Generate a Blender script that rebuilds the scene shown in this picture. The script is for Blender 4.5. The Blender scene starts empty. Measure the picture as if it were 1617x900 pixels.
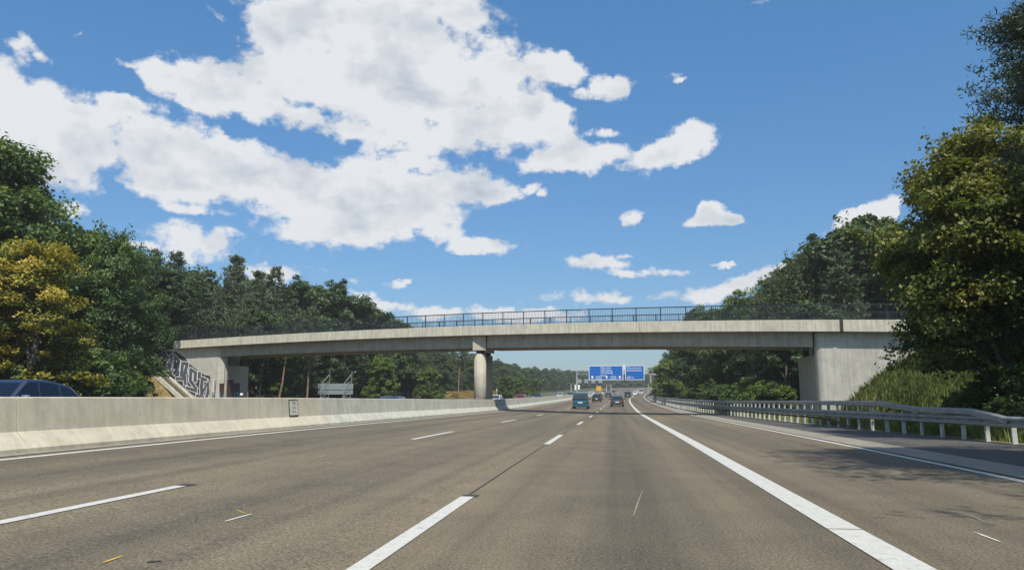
import bpy, math, random
import numpy as np
from mathutils import Vector, Matrix
R = math.radians
random.seed(7)
rng = np.random.default_rng(7)

# ------------------------------------------------------------------ camera, world, sun, exposure
scene = bpy.context.scene
C = scene.collection
FPX = 1210.0
CH = 1.22                                   # eye height of the camera above the lane
PITCH = math.atan(178 / FPX)
YAW = math.atan((972 - 808.5) / FPX * math.cos(PITCH))
cam_d = bpy.data.cameras.new("camera")
cam_d.lens = FPX / 1617 * 36
cam_d.sensor_width = 36
cam_d.clip_start = 0.1
cam_d.clip_end = 6000
cam = bpy.data.objects.new("camera", cam_d)
cam.location = (0, 0, CH)
cam.rotation_euler = (R(90) + PITCH, 0, YAW)
C.objects.link(cam)
scene.camera = cam
scene.render.resolution_x = 1024
scene.render.resolution_y = 569
scene.view_settings.view_transform = 'Standard'
scene.view_settings.look = 'None'
scene.view_settings.gamma = 1
scene.view_settings.exposure = 0.35
scene.view_settings.use_curve_mapping = False
SUN_EL, SUN_AZ = R(54), R(157)              # azimuth clockwise from +Y (behind the camera, to its right)
sun_d = bpy.data.lights.new("sun", 'SUN')
sun_d.energy = 4.3
sun_d.angle = R(0.55)
sun_d.color = (1.0, 0.935, 0.83)
sun = bpy.data.objects.new("sun", sun_d)
sdir = Vector((math.sin(SUN_AZ) * math.cos(SUN_EL), math.cos(SUN_AZ) * math.cos(SUN_EL), math.sin(SUN_EL)))
sun.rotation_euler = sdir.to_track_quat('Z', 'Y').to_euler()
sun.location = (40, -60, 120)
C.objects.link(sun)

# measuring helpers: a ray of sight of the photograph, used to find where a real thing stands
_r = np.array([math.cos(YAW), math.sin(YAW), 0])
_f = np.array([-math.sin(YAW) * math.cos(PITCH), math.cos(YAW) * math.cos(PITCH), math.sin(PITCH)])
_u = np.cross(_r, _f)
def ray(px, py): return _f + _r * (px - 808.5) / FPX - _u * (py - 450) / FPX
def at_y(px, py, Y):
    d = ray(px, py); t = Y / d[1]
    return (d[0] * t, Y, d[2] * t + CH)
def on_bridge(px, py, c=62.5):
    d = ray(px, py); t = c / (d[1] + .35 * d[0])
    return (d[0] * t, d[1] * t, d[2] * t + CH)

world = bpy.data.worlds.new("World")
scene.world = world
world.use_nodes = True
world.cycles.sampling_method = 'MANUAL'; world.cycles.sample_map_resolution = 512
WN = world.node_tree
def build_world():
    nt = WN; N = nt.nodes; L = nt.links
    N.clear()
    out = N.new('ShaderNodeOutputWorld'); bg = N.new('ShaderNodeBackground')
    sky = N.new('ShaderNodeTexSky'); sky.sky_type = 'NISHITA'; sky.sun_disc = False
    sky.sun_elevation = SUN_EL; sky.sun_rotation = SUN_AZ
    sky.air_density = 1.0; sky.dust_density = 0.6; sky.ozone_density = 2.5; sky.altitude = 120
    bg.inputs['Strength'].default_value = 0.1
    tc = N.new('ShaderNodeTexCoord')
    def V(op, a, b=None):
        n = N.new('ShaderNodeVectorMath'); n.operation = op
        L.new(a, n.inputs[0])
        if b is not None:
            if isinstance(b, (tuple, list)): n.inputs[1].default_value = b
            else: L.new(b, n.inputs[1])
        return n
    def M(op, a, b=None, c=None, clamp=False):
        n = N.new('ShaderNodeMath'); n.operation = op; n.use_clamp = clamp
        for i, v in enumerate((a, b, c)):
            if v is None: continue
            if isinstance(v, (int, float)): n.inputs[i].default_value = v
            else: L.new(v, n.inputs[i])
        return n.outputs[0]
    def MR(v, a, b, c, d, smooth=True):
        n = N.new('ShaderNodeMapRange'); n.interpolation_type = 'SMOOTHSTEP' if smooth else 'LINEAR'; n.clamp = not smooth
        L.new(v, n.inputs[0])
        for i, x in enumerate((a, b, c, d)): n.inputs[i + 1].default_value = x
        return n.outputs[0]
    nrm = V('NORMALIZE', tc.outputs['Generated']).outputs[0]
    sep = N.new('ShaderNodeSeparateXYZ'); L.new(nrm, sep.inputs[0])
    az = M('ARCTAN2', sep.outputs[0], sep.outputs[1])
    el = M('ARCSINE', sep.outputs[2])
    # noises that bend and fray the cloud outlines
    def noise(scale, detail, rough=0.55, stretch=(1, 1, 1), off=(0, 0, 0)):
        mp = N.new('ShaderNodeMapping'); L.new(nrm, mp.inputs[0])
        mp.inputs['Scale'].default_value = stretch; mp.inputs['Location'].default_value = off
        n = N.new('ShaderNodeTexNoise'); L.new(mp.outputs[0], n.inputs['Vector'])
        n.inputs['Scale'].default_value = scale; n.inputs['Detail'].default_value = detail
        n.inputs['Roughness'].default_value = rough
        return n
    warp = noise(7, 5, 0.6)
    cmb = N.new('ShaderNodeCombineXYZ'); L.new(az, cmb.inputs[0]); L.new(el, cmb.inputs[1])
    w = V('SUBTRACT', warp.outputs['Color'], (0.5, 0.5, 0.5)).outputs[0]
    w = V('MULTIPLY', w, (0.075, 0.04, 0)).outputs[0]
    w2 = V('SUBTRACT', noise(26, 5, 0.65).outputs['Color'], (0.5, 0.5, 0.5)).outputs[0]
    uv = V('ADD', V('ADD', cmb.outputs[0], w).outputs[0], V('MULTIPLY', w2, (0.04, 0.022, 0)).outputs[0]).outputs[0]
    field = None
    for i_, (px, py, rx, ry, rot, wt) in enumerate(CLOUDS):
        if i_ and i_ % 25 == 0:                # evaluate the clouds in batches (keeps the shader's stack small)
            uv = V('ADD', uv, V('SCALE', cmb.outputs[0]).outputs[0]).outputs[0]
            L.new(M('MULTIPLY', field, 1e-7), uv.node.inputs[1].links[0].from_node.inputs['Scale'])
        d = ray(px, py); d = d / np.linalg.norm(d)
        a0 = math.atan2(d[0], d[1]); e0 = math.asin(d[2])
        ce = math.cos(e0) ** 2
        kx = 1 / FPX * (abs(d @ _f)) ** 1.0
        mp = N.new('ShaderNodeMapping'); mp.vector_type = 'TEXTURE'
        L.new(uv, mp.inputs[0])
        mp.inputs['Location'].default_value = (a0, e0, 0)
        mp.inputs['Rotation'].default_value = (0, 0, R(rot))
        mp.inputs['Scale'].default_value = (1.95 * rx * kx / math.sqrt(ce), 1.95 * ry * kx, 1)
        ln = V('LENGTH', mp.outputs[0]).outputs['Value']
        g = MR(ln, 0.0, 1.0, wt, 0.0)
        field = g if field is None else M('SMOOTH_MAX', field, g, 0.12)
    # elsewhere in the sky: the same kind of scattered cumulus
    big = noise(2.6, 3, 0.5, (1, 1, 2.2), (3, 1, 0))
    side = MR(M('ABSOLUTE', az), 0.72, 1.0, 0.0, 1.0)
    up = MR(el, 0.62, 0.8, 0.0, 1.0)
    oth = M('MAXIMUM', side, up)
    gen = M('MULTIPLY', MR(big.outputs['Fac'], 0.5, 0.68, 0.0, 0.9), oth)
    field = M('ADD', field, gen)
    fray = noise(16, 9, 0.62, (1, 1, 1.5))
    fr = M('SUBTRACT', fray.outputs['Fac'], 0.5)
    fr2 = M('SUBTRACT', noise(7, 3, 0.5, (1, 1, 1.6), (5, 2, 1)).outputs['Fac'], 0.5)
    lim = M('MINIMUM', field, 1.15)
    fr3 = M('SUBTRACT', noise(48, 5, 0.6).outputs['Fac'], 0.5)
    lumps = M('ADD', M('MULTIPLY', fr, 1.5), M('ADD', M('MULTIPLY', fr2, 1.0), M('MULTIPLY', fr3, 0.6)))
    dens = M('ADD', M('MULTIPLY', lim, 0.9), M('MULTIPLY', lumps, MR(lim, 0.02, 0.3, 0.15, 1.0)))
    mask = MR(dens, 0.27, 0.58, 0.0, 1.0)
    mask = M('MULTIPLY', mask, MR(el, -0.01, 0.04, 0.0, 1.0))
    # light and dark of the clouds: bright thin rims, greyer thick middles, billows
    bil = noise(9, 7, 0.55, (1, 1, 1.7), (1.3, 4, 2))
    thick = MR(dens, 0.6, 1.3, 0.0, 1.0)
    g1 = M('ADD', M('MULTIPLY', thick, 0.42), M('MULTIPLY', M('SUBTRACT', bil.outputs['Fac'], 0.5), 2.9))
    mixc = N.new('ShaderNodeMix'); mixc.data_type = 'RGBA'
    L.new(M('ADD', g1, 0.0, clamp=True), mixc.inputs['Factor'])
    mixc.inputs['A'].default_value = (6.5, 6.6, 6.75, 1)
    mixc.inputs['B'].default_value = (3.0, 3.6, 4.4, 1)
    tint = N.new('ShaderNodeMix'); tint.data_type = 'RGBA'; tint.blend_type = 'MULTIPLY'
    tint.inputs['Factor'].default_value = 1.0
    tr_ = N.new('ShaderNodeValToRGB'); L.new(MR(el, 0.0, 0.55, 0.0, 1.0, False), tr_.inputs[0])
    tr_.color_ramp.elements[0].color = SKY_LOW; tr_.color_ramp.elements[1].color = SKY_HIGH
    L.new(sky.outputs[0], tint.inputs['A']); L.new(tr_.outputs['Color'], tint.inputs['B'])
    mix = N.new('ShaderNodeMix'); mix.data_type = 'RGBA'
    L.new(M('MULTIPLY', mask, 0.96), mix.inputs['Factor'])
    L.new(tint.outputs['Result'], mix.inputs['A']); L.new(mixc.outputs['Result'], mix.inputs['B'])
    L.new(mix.outputs['Result'], bg.inputs['Color']); L.new(bg.outputs[0], out.inputs[0])
SKY_LOW = (.54, .62, .74, 1)             # clear summer air: deeper blue than the bare model
SKY_HIGH = (.64, 1.12, 1.33, 1)
CLOUDS = [  # x, y, half width, half height, tilt, weight in the photograph
    (20, 170, 125, 68, -18, 1.0), (92, 215, 92, 66, -20, 1.0), (142, 245, 44, 42, 0, 1.0), (40, 252, 110, 34, 0, .9),
    (195, 172, 48, 20, -12, .9), (228, 236, 50, 54, 0, 1.0), (290, 258, 100, 50, -8, 1.0), (400, 274, 110, 44, -10, 1.0), (500, 300, 105, 46, -6, 1.0),
    (610, 322, 130, 50, 0, 1.0), (700, 300, 110, 28, 0, .9), (775, 305, 48, 16, 0, .8), (560, 362, 112, 30, 0, 1.0), (665, 366, 66, 20, 0, .7),
    (205, 106, 30, 9, -10, .6), (252, 125, 48, 25, -16, .95), (320, 142, 80, 32, -16, 1.0), (400, 158, 80, 36, -12, 1.0), (470, 184, 85, 28, -12, .9),
    (425, 52, 50, 40, 0, .95), (500, 40, 110, 56, 0, 1.0), (620, 55, 140, 80, 0, 1.0), (690, 35, 68, 60, 0, 1.0), (520, 122, 120, 55, 0, 1.0), (650, 145, 165, 75, 0, 1.0),
    (765, 130, 100, 52, 0, 1.0), (852, 110, 78, 24, 0, .9), (912, 116, 50, 19, 0, .85), (976, 132, 34, 24, 0, 1.0), (935, 140, 46, 13, 0, .7), (822, 180, 88, 46, 0, 1.0),
    (872, 200, 42, 34, 0, .9), (700, 214, 150, 36, 0, 1.0), (575, 205, 70, 30, 0, .7), (640, 262, 120, 24, 0, .75), (892, 250, 82, 25, 4, 1.0), (842, 264, 42, 18, 0, .8),
    (1045, 465, 60, 10, 0, .7), (880, 500, 60, 8, 0, .7), (1150, 455, 90, 14, 8, .95), (690, 492, 90, 13, 0, .85), (600, 478, 60, 16, 0, .95), (440, 430, 60, 14, 0, .6), (300, 385, 90, 30, 0, .62), (60, 150, 70, 14, -25, .5), (40, 70, 40, 12, -30, .45), (300, 330, 60, 12, 0, .45), (990, 402, 30, 6, 0, .6),
    (742, 388, 60, 13, 0, .9), (836, 300, 24, 10, 10, .75), (856, 309, 15, 8, 0, .7), (624, 446, 20, 8, 0, .75), (644, 442, 16, 6, 0, .65), (320, 395, 80, 28, 0, .55), (390, 425, 60, 18, 0, .6), (210, 385, 36, 9, 0, .8),
    (104, 330, 34, 18, 0, .7), (1045, 240, 80, 26, 14, .9), (1085, 212, 44, 18, 0, .8), (948, 205, 30, 10, 0, .7), (1058, 117, 12, 7, 0, .7), (1068, 123, 10, 6, 0, .65),
    (1112, 354, 44, 13, 6, .95), (1128, 342, 26, 14, 0, .9), (1150, 350, 28, 9, -8, .8), (996, 345, 18, 13, 0, .5), (950, 415, 60, 12, 0, .9), (1020, 428, 70, 9, -4, .8), (1190, 443, 70, 14, 10, .9), (1120, 458, 60, 10, 0, .7),
    (1355, 345, 52, 15, 22, 1.0), (1395, 333, 22, 10, 0, .8), (960, 468, 75, 14, 0, .8), (615, 478, 60, 17, 0, .9), (575, 462, 40, 12, 0, .6), (700, 500, 70, 11, 0, .6),
    (820, 495, 130, 10, 0, .8), (45, 165, 60, 22, -20, .42), (20, 70, 30, 10, 0, .4), (125, 52, 14, 8, 0, .5), (342, 18, 50, 12, -38, .45), (480, 420, 60, 10, 0, .35), (540, 440, 30, 6, 0, .4),
    (1122, 420, 14, 4, 0, .5), (1140, 422, 12, 4, 0, .5), (1215, 0, 40, 5, 0, .3), (870, 470, 80, 14, 0, .5), (490, 510, 80, 14, 0, .3),
]
build_world()

# ------------------------------------------------------------------ materials
MATS = {}
def nodes_of(name):
    m = bpy.data.materials.new(name); m.use_nodes = True; MATS[name] = m
    nt = m.node_tree; b = nt.nodes['Principled BSDF']
    return m, nt, nt.nodes, nt.links, b
def tex_noise(N, L, scale, detail=4, rough=.55, stretch=None, coord='Object', dist=0.0):
    tc = N.new('ShaderNodeTexCoord'); n = N.new('ShaderNodeTexNoise')
    n.inputs['Scale'].default_value = scale; n.inputs['Detail'].default_value = detail
    n.inputs['Roughness'].default_value = rough; n.inputs['Distortion'].default_value = dist
    if stretch:
        mp = N.new('ShaderNodeMapping'); mp.inputs['Scale'].default_value = stretch
        L.new(tc.outputs[coord], mp.inputs[0]); L.new(mp.outputs[0], n.inputs['Vector'])
    else: L.new(tc.outputs[coord], n.inputs['Vector'])
    return n.outputs['Fac']
def ramp(N, L, fac, stops):
    r = N.new('ShaderNodeValToRGB'); L.new(fac, r.inputs[0])
    e = r.color_ramp.elements
    while len(e) < len(stops): e.new(0.5)
    for i, (p, c) in enumerate(stops):
        e[i].position = p; e[i].color = (c[0], c[1], c[2], 1)
    return r.outputs['Color']
def mixc(N, L, fac, a, b, mode='MIX'):
    n = N.new('ShaderNodeMix'); n.data_type = 'RGBA'; n.blend_type = mode
    if isinstance(fac, (int, float)): n.inputs['Factor'].default_value = fac
    else: L.new(fac, n.inputs['Factor'])
    for k, v in (('A', a), ('B', b)):
        if isinstance(v, (tuple, list)): n.inputs[k].default_value = (v[0], v[1], v[2], 1)
        else: L.new(v, n.inputs[k])
    return n.outputs['Result']
def bump(N, L, b, h, strength=.3, dist=.01):
    n = N.new('ShaderNodeBump'); n.inputs['Strength'].default_value = strength; n.inputs['Distance'].default_value = dist
    L.new(h, n.inputs['Height']); L.new(n.outputs[0], b.inputs['Normal'])
def plain(name, col, rough=.5, metal=0, var=.12, scale=6, coat=0, spec=.5):
    m, nt, N, L, b = nodes_of(name)
    f = tex_noise(N, L, scale, 5)
    lo = tuple(c * (1 - var) for c in col); hi = tuple(min(1, c * (1 + var)) for c in col)
    L.new(ramp(N, L, f, [(.3, lo), (.7, hi)]), b.inputs['Base Color'])
    b.inputs['Roughness'].default_value = rough; b.inputs['Metallic'].default_value = metal
    b.inputs['Coat Weight'].default_value = coat; b.inputs['Specular IOR Level'].default_value = spec
    return m
def asphalt(name, col, dirt=.25, track=True):
    m, nt, N, L, b = nodes_of(name)
    grain = tex_noise(N, L, 42, 2, .75)
    g2 = tex_noise(N, L, 18, 4, .7)
    lo = tuple(c * .3 for c in col); hi = tuple(c * 2.1 for c in col)
    c = ramp(N, L, grain, [(.36, lo), (.5, col), (.66, hi)])
    c = mixc(N, L, .4, c, ramp(N, L, g2, [(.36, tuple(x * .72 for x in col)), (.64, tuple(x * 1.3 for x in col))]))
    big = tex_noise(N, L, .35, 4, .6, (1, .12, 1))
    c = mixc(N, L, 1, c, ramp(N, L, big, [(.3, (1 - dirt,) * 3), (.65, (1.08, 1.06, 1.02))]), 'MULTIPLY')
    blot = tex_noise(N, L, .9, 5, .65)
    c = mixc(N, L, 1, c, ramp(N, L, blot, [(.35, (.86, .86, .87)), (.6, (1.04, 1.03, 1.01))]), 'MULTIPLY')
    if track:                                # dark worn bands along the lanes
        wv = N.new('ShaderNodeTexWave'); wv.bands_direction = 'X'; tcw = N.new('ShaderNodeTexCoord'); L.new(tcw.outputs['Object'], wv.inputs['Vector'])
        wv.inputs['Scale'].default_value = .0816; wv.inputs['Phase Offset'].default_value = -.2; wv.inputs['Distortion'].default_value = .5; wv.inputs['Detail Scale'].default_value = .3
        c = mixc(N, L, 1, c, ramp(N, L, wv.outputs['Fac'], [(0, (.86, .86, .87)), (.22, (1, 1, 1)), (1, (1.03, 1.02, 1.0))]), 'MULTIPLY')
        st = tex_noise(N, L, 1.3, 3, .6, (1, .012, 1))
        c = mixc(N, L, 1, c, ramp(N, L, st, [(.36, (.74, .74, .76)), (.56, (1.03, 1.02, 1.0))]), 'MULTIPLY')
    L.new(c, b.inputs['Base Color'])
    b.inputs['Roughness'].default_value = .88; b.inputs['Specular IOR Level'].default_value = .35
    bump(N, L, b, grain, .5, .01)
    return m
def concrete(name, col, boards=None, streak=.2, bs=.35):
    m, nt, N, L, b = nodes_of(name)
    f = tex_noise(N, L, 1.2, 8, .68)
    c = ramp(N, L, f, [(.3, tuple(x * .8 for x in col)), (.55, col), (.75, tuple(x * 1.12 for x in col))])
    s = tex_noise(N, L, 3, 5, .6, (1.6, 1.6, .1))
    c = mixc(N, L, 1, c, ramp(N, L, s, [(.36, (1 - streak,) * 3), (.6, (1.03, 1.03, 1.02))]), 'MULTIPLY')
    fine = tex_noise(N, L, 40, 4, .7)
    c = mixc(N, L, 1, c, ramp(N, L, fine, [(.3, (.9, .9, .9)), (.7, (1.08, 1.08, 1.07))]), 'MULTIPLY')
    pore = tex_noise(N, L, 9, 2, .5)
    c = mixc(N, L, 1, c, ramp(N, L, pore, [(.26, (.75, .74, .72)), (.31, (1, 1, 1))]), 'MULTIPLY')
    h = fine
    if boards:
        w = N.new('ShaderNodeTexWave'); w.wave_type = 'BANDS'; w.bands_direction = boards
        tc = N.new('ShaderNodeTexCoord'); L.new(tc.outputs['Object'], w.inputs['Vector'])
        w.inputs['Scale'].default_value = 2.1; w.inputs['Distortion'].default_value = .25; w.inputs['Detail'].default_value = 2
        c = mixc(N, L, 1, c, ramp(N, L, w.outputs['Fac'], [(0, (.9, .9, .9)), (.1, (1, 1, 1))]), 'MULTIPLY')
    L.new(c, b.inputs['Base Color']); b.inputs['Roughness'].default_value = .9
    b.inputs['Specular IOR Level'].default_value = .3
    bump(N, L, b, h, bs, .006)
    return m
def paint_line(name, col):
    m, nt, N, L, b = nodes_of(name)
    f = tex_noise(N, L, 9, 6, .7); g = tex_noise(N, L, 70, 2, .6)
    c = ramp(N, L, f, [(.33, tuple(x * .62 for x in col)), (.42, tuple(x * .9 for x in col)), (.6, col)])
    c = mixc(N, L, 1, c, ramp(N, L, g, [(.3, (.82, .82, .82)), (.6, (1.05,) * 3)]), 'MULTIPLY')
    L.new(c, b.inputs['Base Color']); b.inputs['Roughness'].default_value = .6
    bump(N, L, b, g, .3, .004)
    return m
def leafmat(name, cols, trans=.28, rvar=.3, rough=.5):
    m, nt, N, L, b = nodes_of(name)
    at = N.new('ShaderNodeAttribute'); at.attribute_name = 'leafvar'
    oi = N.new('ShaderNodeObjectInfo')
    ad = N.new('ShaderNodeMath'); ad.operation = 'MULTIPLY_ADD'
    L.new(oi.outputs['Random'], ad.inputs[0]); ad.inputs[1].default_value = rvar
    L.new(at.outputs['Fac'], ad.inputs[2])
    ad2 = N.new('ShaderNodeMath'); ad2.operation = 'SUBTRACT'; L.new(ad.outputs[0], ad2.inputs[0]); ad2.inputs[1].default_value = rvar / 2
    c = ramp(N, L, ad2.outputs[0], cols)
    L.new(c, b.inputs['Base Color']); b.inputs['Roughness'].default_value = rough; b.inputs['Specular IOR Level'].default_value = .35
    tr = N.new('ShaderNodeBsdfTranslucent'); L.new(mixc(N, L, 1, c, (1.25, 1.35, .6), 'MULTIPLY'), tr.inputs[0])
    ms = N.new('ShaderNodeMixShader'); ms.inputs[0].default_value = trans
    L.new(b.outputs[0], ms.inputs[1]); L.new(tr.outputs[0], ms.inputs[2])
    L.new(ms.outputs[0], N['Material Output'].inputs[0])
    return m
def ground_mat(name, a, b2, sc=.25):
    m, nt, N, L, b = nodes_of(name)
    f = tex_noise(N, L, sc, 8, .7); g = tex_noise(N, L, 12, 5, .7)
    c = ramp(N, L, f, [(.35, a), (.65, b2)])
    c = mixc(N, L, 1, c, ramp(N, L, g, [(.3, (.55, .55, .55)), (.7, (1.3, 1.3, 1.3))]), 'MULTIPLY')
    L.new(c, b.inputs['Base Color']); b.inputs['Roughness'].default_value = .95
    bump(N, L, b, g, .8, .05)
    return m
def bark(name, a, b2):
    m, nt, N, L, b = nodes_of(name)
    f = tex_noise(N, L, 6, 6, .65, (1, 1, .25))
    L.new(ramp(N, L, f, [(.35, a), (.62, b2)]), b.inputs['Base Color']); b.inputs['Roughness'].default_value = .9
    bump(N, L, b, f, .8, .02)
    return m

A_MAIN = asphalt('asphalt', (.152, .13, .092))
A_SHO = asphalt('shoulder_asphalt', (.085, .083, .078), track=False)
A_OPP = asphalt('opposite_asphalt', (.14, .125, .1))
M_STEP = concrete('stair_concrete', (.2, .165, .13))
M_SEAM = plain('tar_seam', (.035, .033, .03), .7)
M_SKID = plain('rubber_mark', (.085, .078, .068), .8, var=.3, scale=15)
M_LINE = paint_line('road_paint', (.56, .55, .5))
M_YEL = paint_line('yellow_paint', (.62, .4, .06))
M_GUT = concrete('gutter_concrete', (.27, .25, .2), streak=.1)
M_BAR = concrete('barrier_concrete', (.52, .475, .37), streak=.1)
M_BAR2 = concrete('pale_barrier_concrete', (.5, .49, .42), streak=.2)
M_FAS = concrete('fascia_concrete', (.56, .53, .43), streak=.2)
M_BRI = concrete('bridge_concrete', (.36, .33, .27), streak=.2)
M_WALL = concrete('board_marked_concrete', (.5, .48, .42), boards='X', streak=.16)
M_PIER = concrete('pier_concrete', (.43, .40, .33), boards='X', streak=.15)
M_STEEL = plain('galvanised_steel', (.25, .27, .265), .5, .35, var=.25, scale=3)
M_POST = plain('galvanised_post', (.5, .52, .48), .5, .2, var=.25, scale=4)
M_RAIL = plain('dark_railing_paint', (.014, .02, .026), .5)
M_SIGNBACK = plain('sign_back_aluminium', (.24, .28, .285), .5, .1)
M_GANT = plain('gantry_steel', (.27, .3, .28), .6, .1)
M_GANTD = plain('dark_gantry_steel', (.06, .075, .07), .6)
M_WHITE = plain('white_sheet', (.75, .76, .74), .45)
M_BLUE = plain('motorway_sign_blue', (.0, .11, .42), .4, var=.05)
M_BLACK = plain('black_print', (.02, .02, .02), .6)
M_GREY = plain('spray_grey', (.085, .088, .1), .55, var=.25, scale=2)
M_SPRAYW = plain('spray_white', (.62, .62, .6), .6, var=.12)
M_SPRAYB = plain('spray_black', (.03, .03, .032), .7, var=.3)
M_MAROON = plain('spray_maroon', (.11, .045, .045), .8, var=.25, scale=3)
M_CYAN = plain('spray_cyan', (.12, .3, .36), .7)
M_TYRE = plain('tyre_rubber', (.018, .018, .018), .85)
M_RIM = plain('wheel_alloy', (.4, .4, .42), .35, .7)
M_PLAST = plain('dark_trim', (.02, .021, .022), .55)
M_GLASS = plain('car_glass', (.018, .028, .034), .06, var=.05, coat=.5)
M_GLASSB = plain('blue_car_glass', (.004, .007, .016), .12, var=.05, coat=0)
M_TAIL = plain('tail_light_red', (.2, .01, .016), .25)
M_HEAD = plain('head_light_clear', (.7, .72, .74), .1, var=.05)
M_PLATE = plain('number_plate_white', (.75, .75, .73), .4)
M_CHROME = plain('chrome_trim', (.7, .7, .7), .12, .9, var=.03)
PAINT = {k: plain('car_paint_' + k, c, .25, 0.1, var=.03, coat=.8) for k, c in dict(
    teal=(.008, .072, .108), navy=(.016, .026, .06), black=(.012, .014, .018), anthracite=(.03, .04, .045), white=(.7, .7, .7),
    silver=(.42, .43, .43), blue=(.02, .03, .12), red=(.3, .015, .02), yellow=(.75, .42, .01), green=(.1, .13, .09)).items()}
M_BARKP = bark('pine_bark', (.09, .055, .035), (.27, .17, .11))
M_BARKD = bark('grey_bark', (.03, .026, .02), (.11, .1, .08))
L_GREEN = leafmat('broadleaf_green', [(0, (.022, .045, .016)), (.5, (.07, .125, .034)), (1, (.2, .25, .06))])  # top stop paints yellow-green highlights of sunlit clumps into the leaves
L_DARK = leafmat('dark_leaf', [(0, (.024, .045, .016)), (.5, (.06, .10, .034)), (1, (.12, .165, .055))])
L_MAPLE = leafmat('maple_leaf', [(0, (.022, .045, .010)), (.4, (.09, .12, .022)), (.7, (.2, .2, .032)), (1, (.3, .22, .05))], trans=.33)  # yellow stops put the sunlit treetop into the leaf colour
L_GOLD = leafmat('golden_leaf', [(0, (.03, .055, .014)), (.18, (.07, .095, .018)), (.38, (.19, .185, .025)), (.62, (.36, .3, .035)), (1, (.42, .31, .055))], trans=.3)  # golden foliage over olive; bright end also paints sunlit outer clumps
L_PINE = leafmat('pine_needle', [(0, (.036, .058, .028)), (.5, (.085, .12, .055)), (1, (.15, .19, .085))], trans=.15)
L_PINED = leafmat('dark_pine_needle', [(0, (.018, .032, .018)), (.5, (.04, .066, .036)), (1, (.08, .11, .055))], trans=.1)
L_BIRCH = leafmat('birch_leaf', [(0, (.03, .05, .02)), (.5, (.075, .1, .04)), (1, (.14, .17, .08))])
L_LIGHT = leafmat('light_leaf', [(0, (.045, .085, .018)), (.5, (.11, .165, .035)), (1, (.2, .25, .055))])
L_GRASS = leafmat('tall_grass', [(0, (.12, .16, .045)), (.5, (.26, .31, .09)), (1, (.44, .46, .19))], trans=.25, rvar=0)
L_DRY = leafmat('dry_grass', [(0, (.16, .12, .04)), (.5, (.36, .24, .08)), (1, (.5, .36, .15))], trans=.2, rvar=0)
M_GRASS = ground_mat('grass_ground', (.035, .05, .014), (.1, .1, .035))
M_DRYG = ground_mat('dry_grass_ground', (.15, .11, .04), (.3, .22, .09), .8)
M_SAND = ground_mat('sandy_edge', (.2, .15, .09), (.36, .28, .17), 2)

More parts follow.
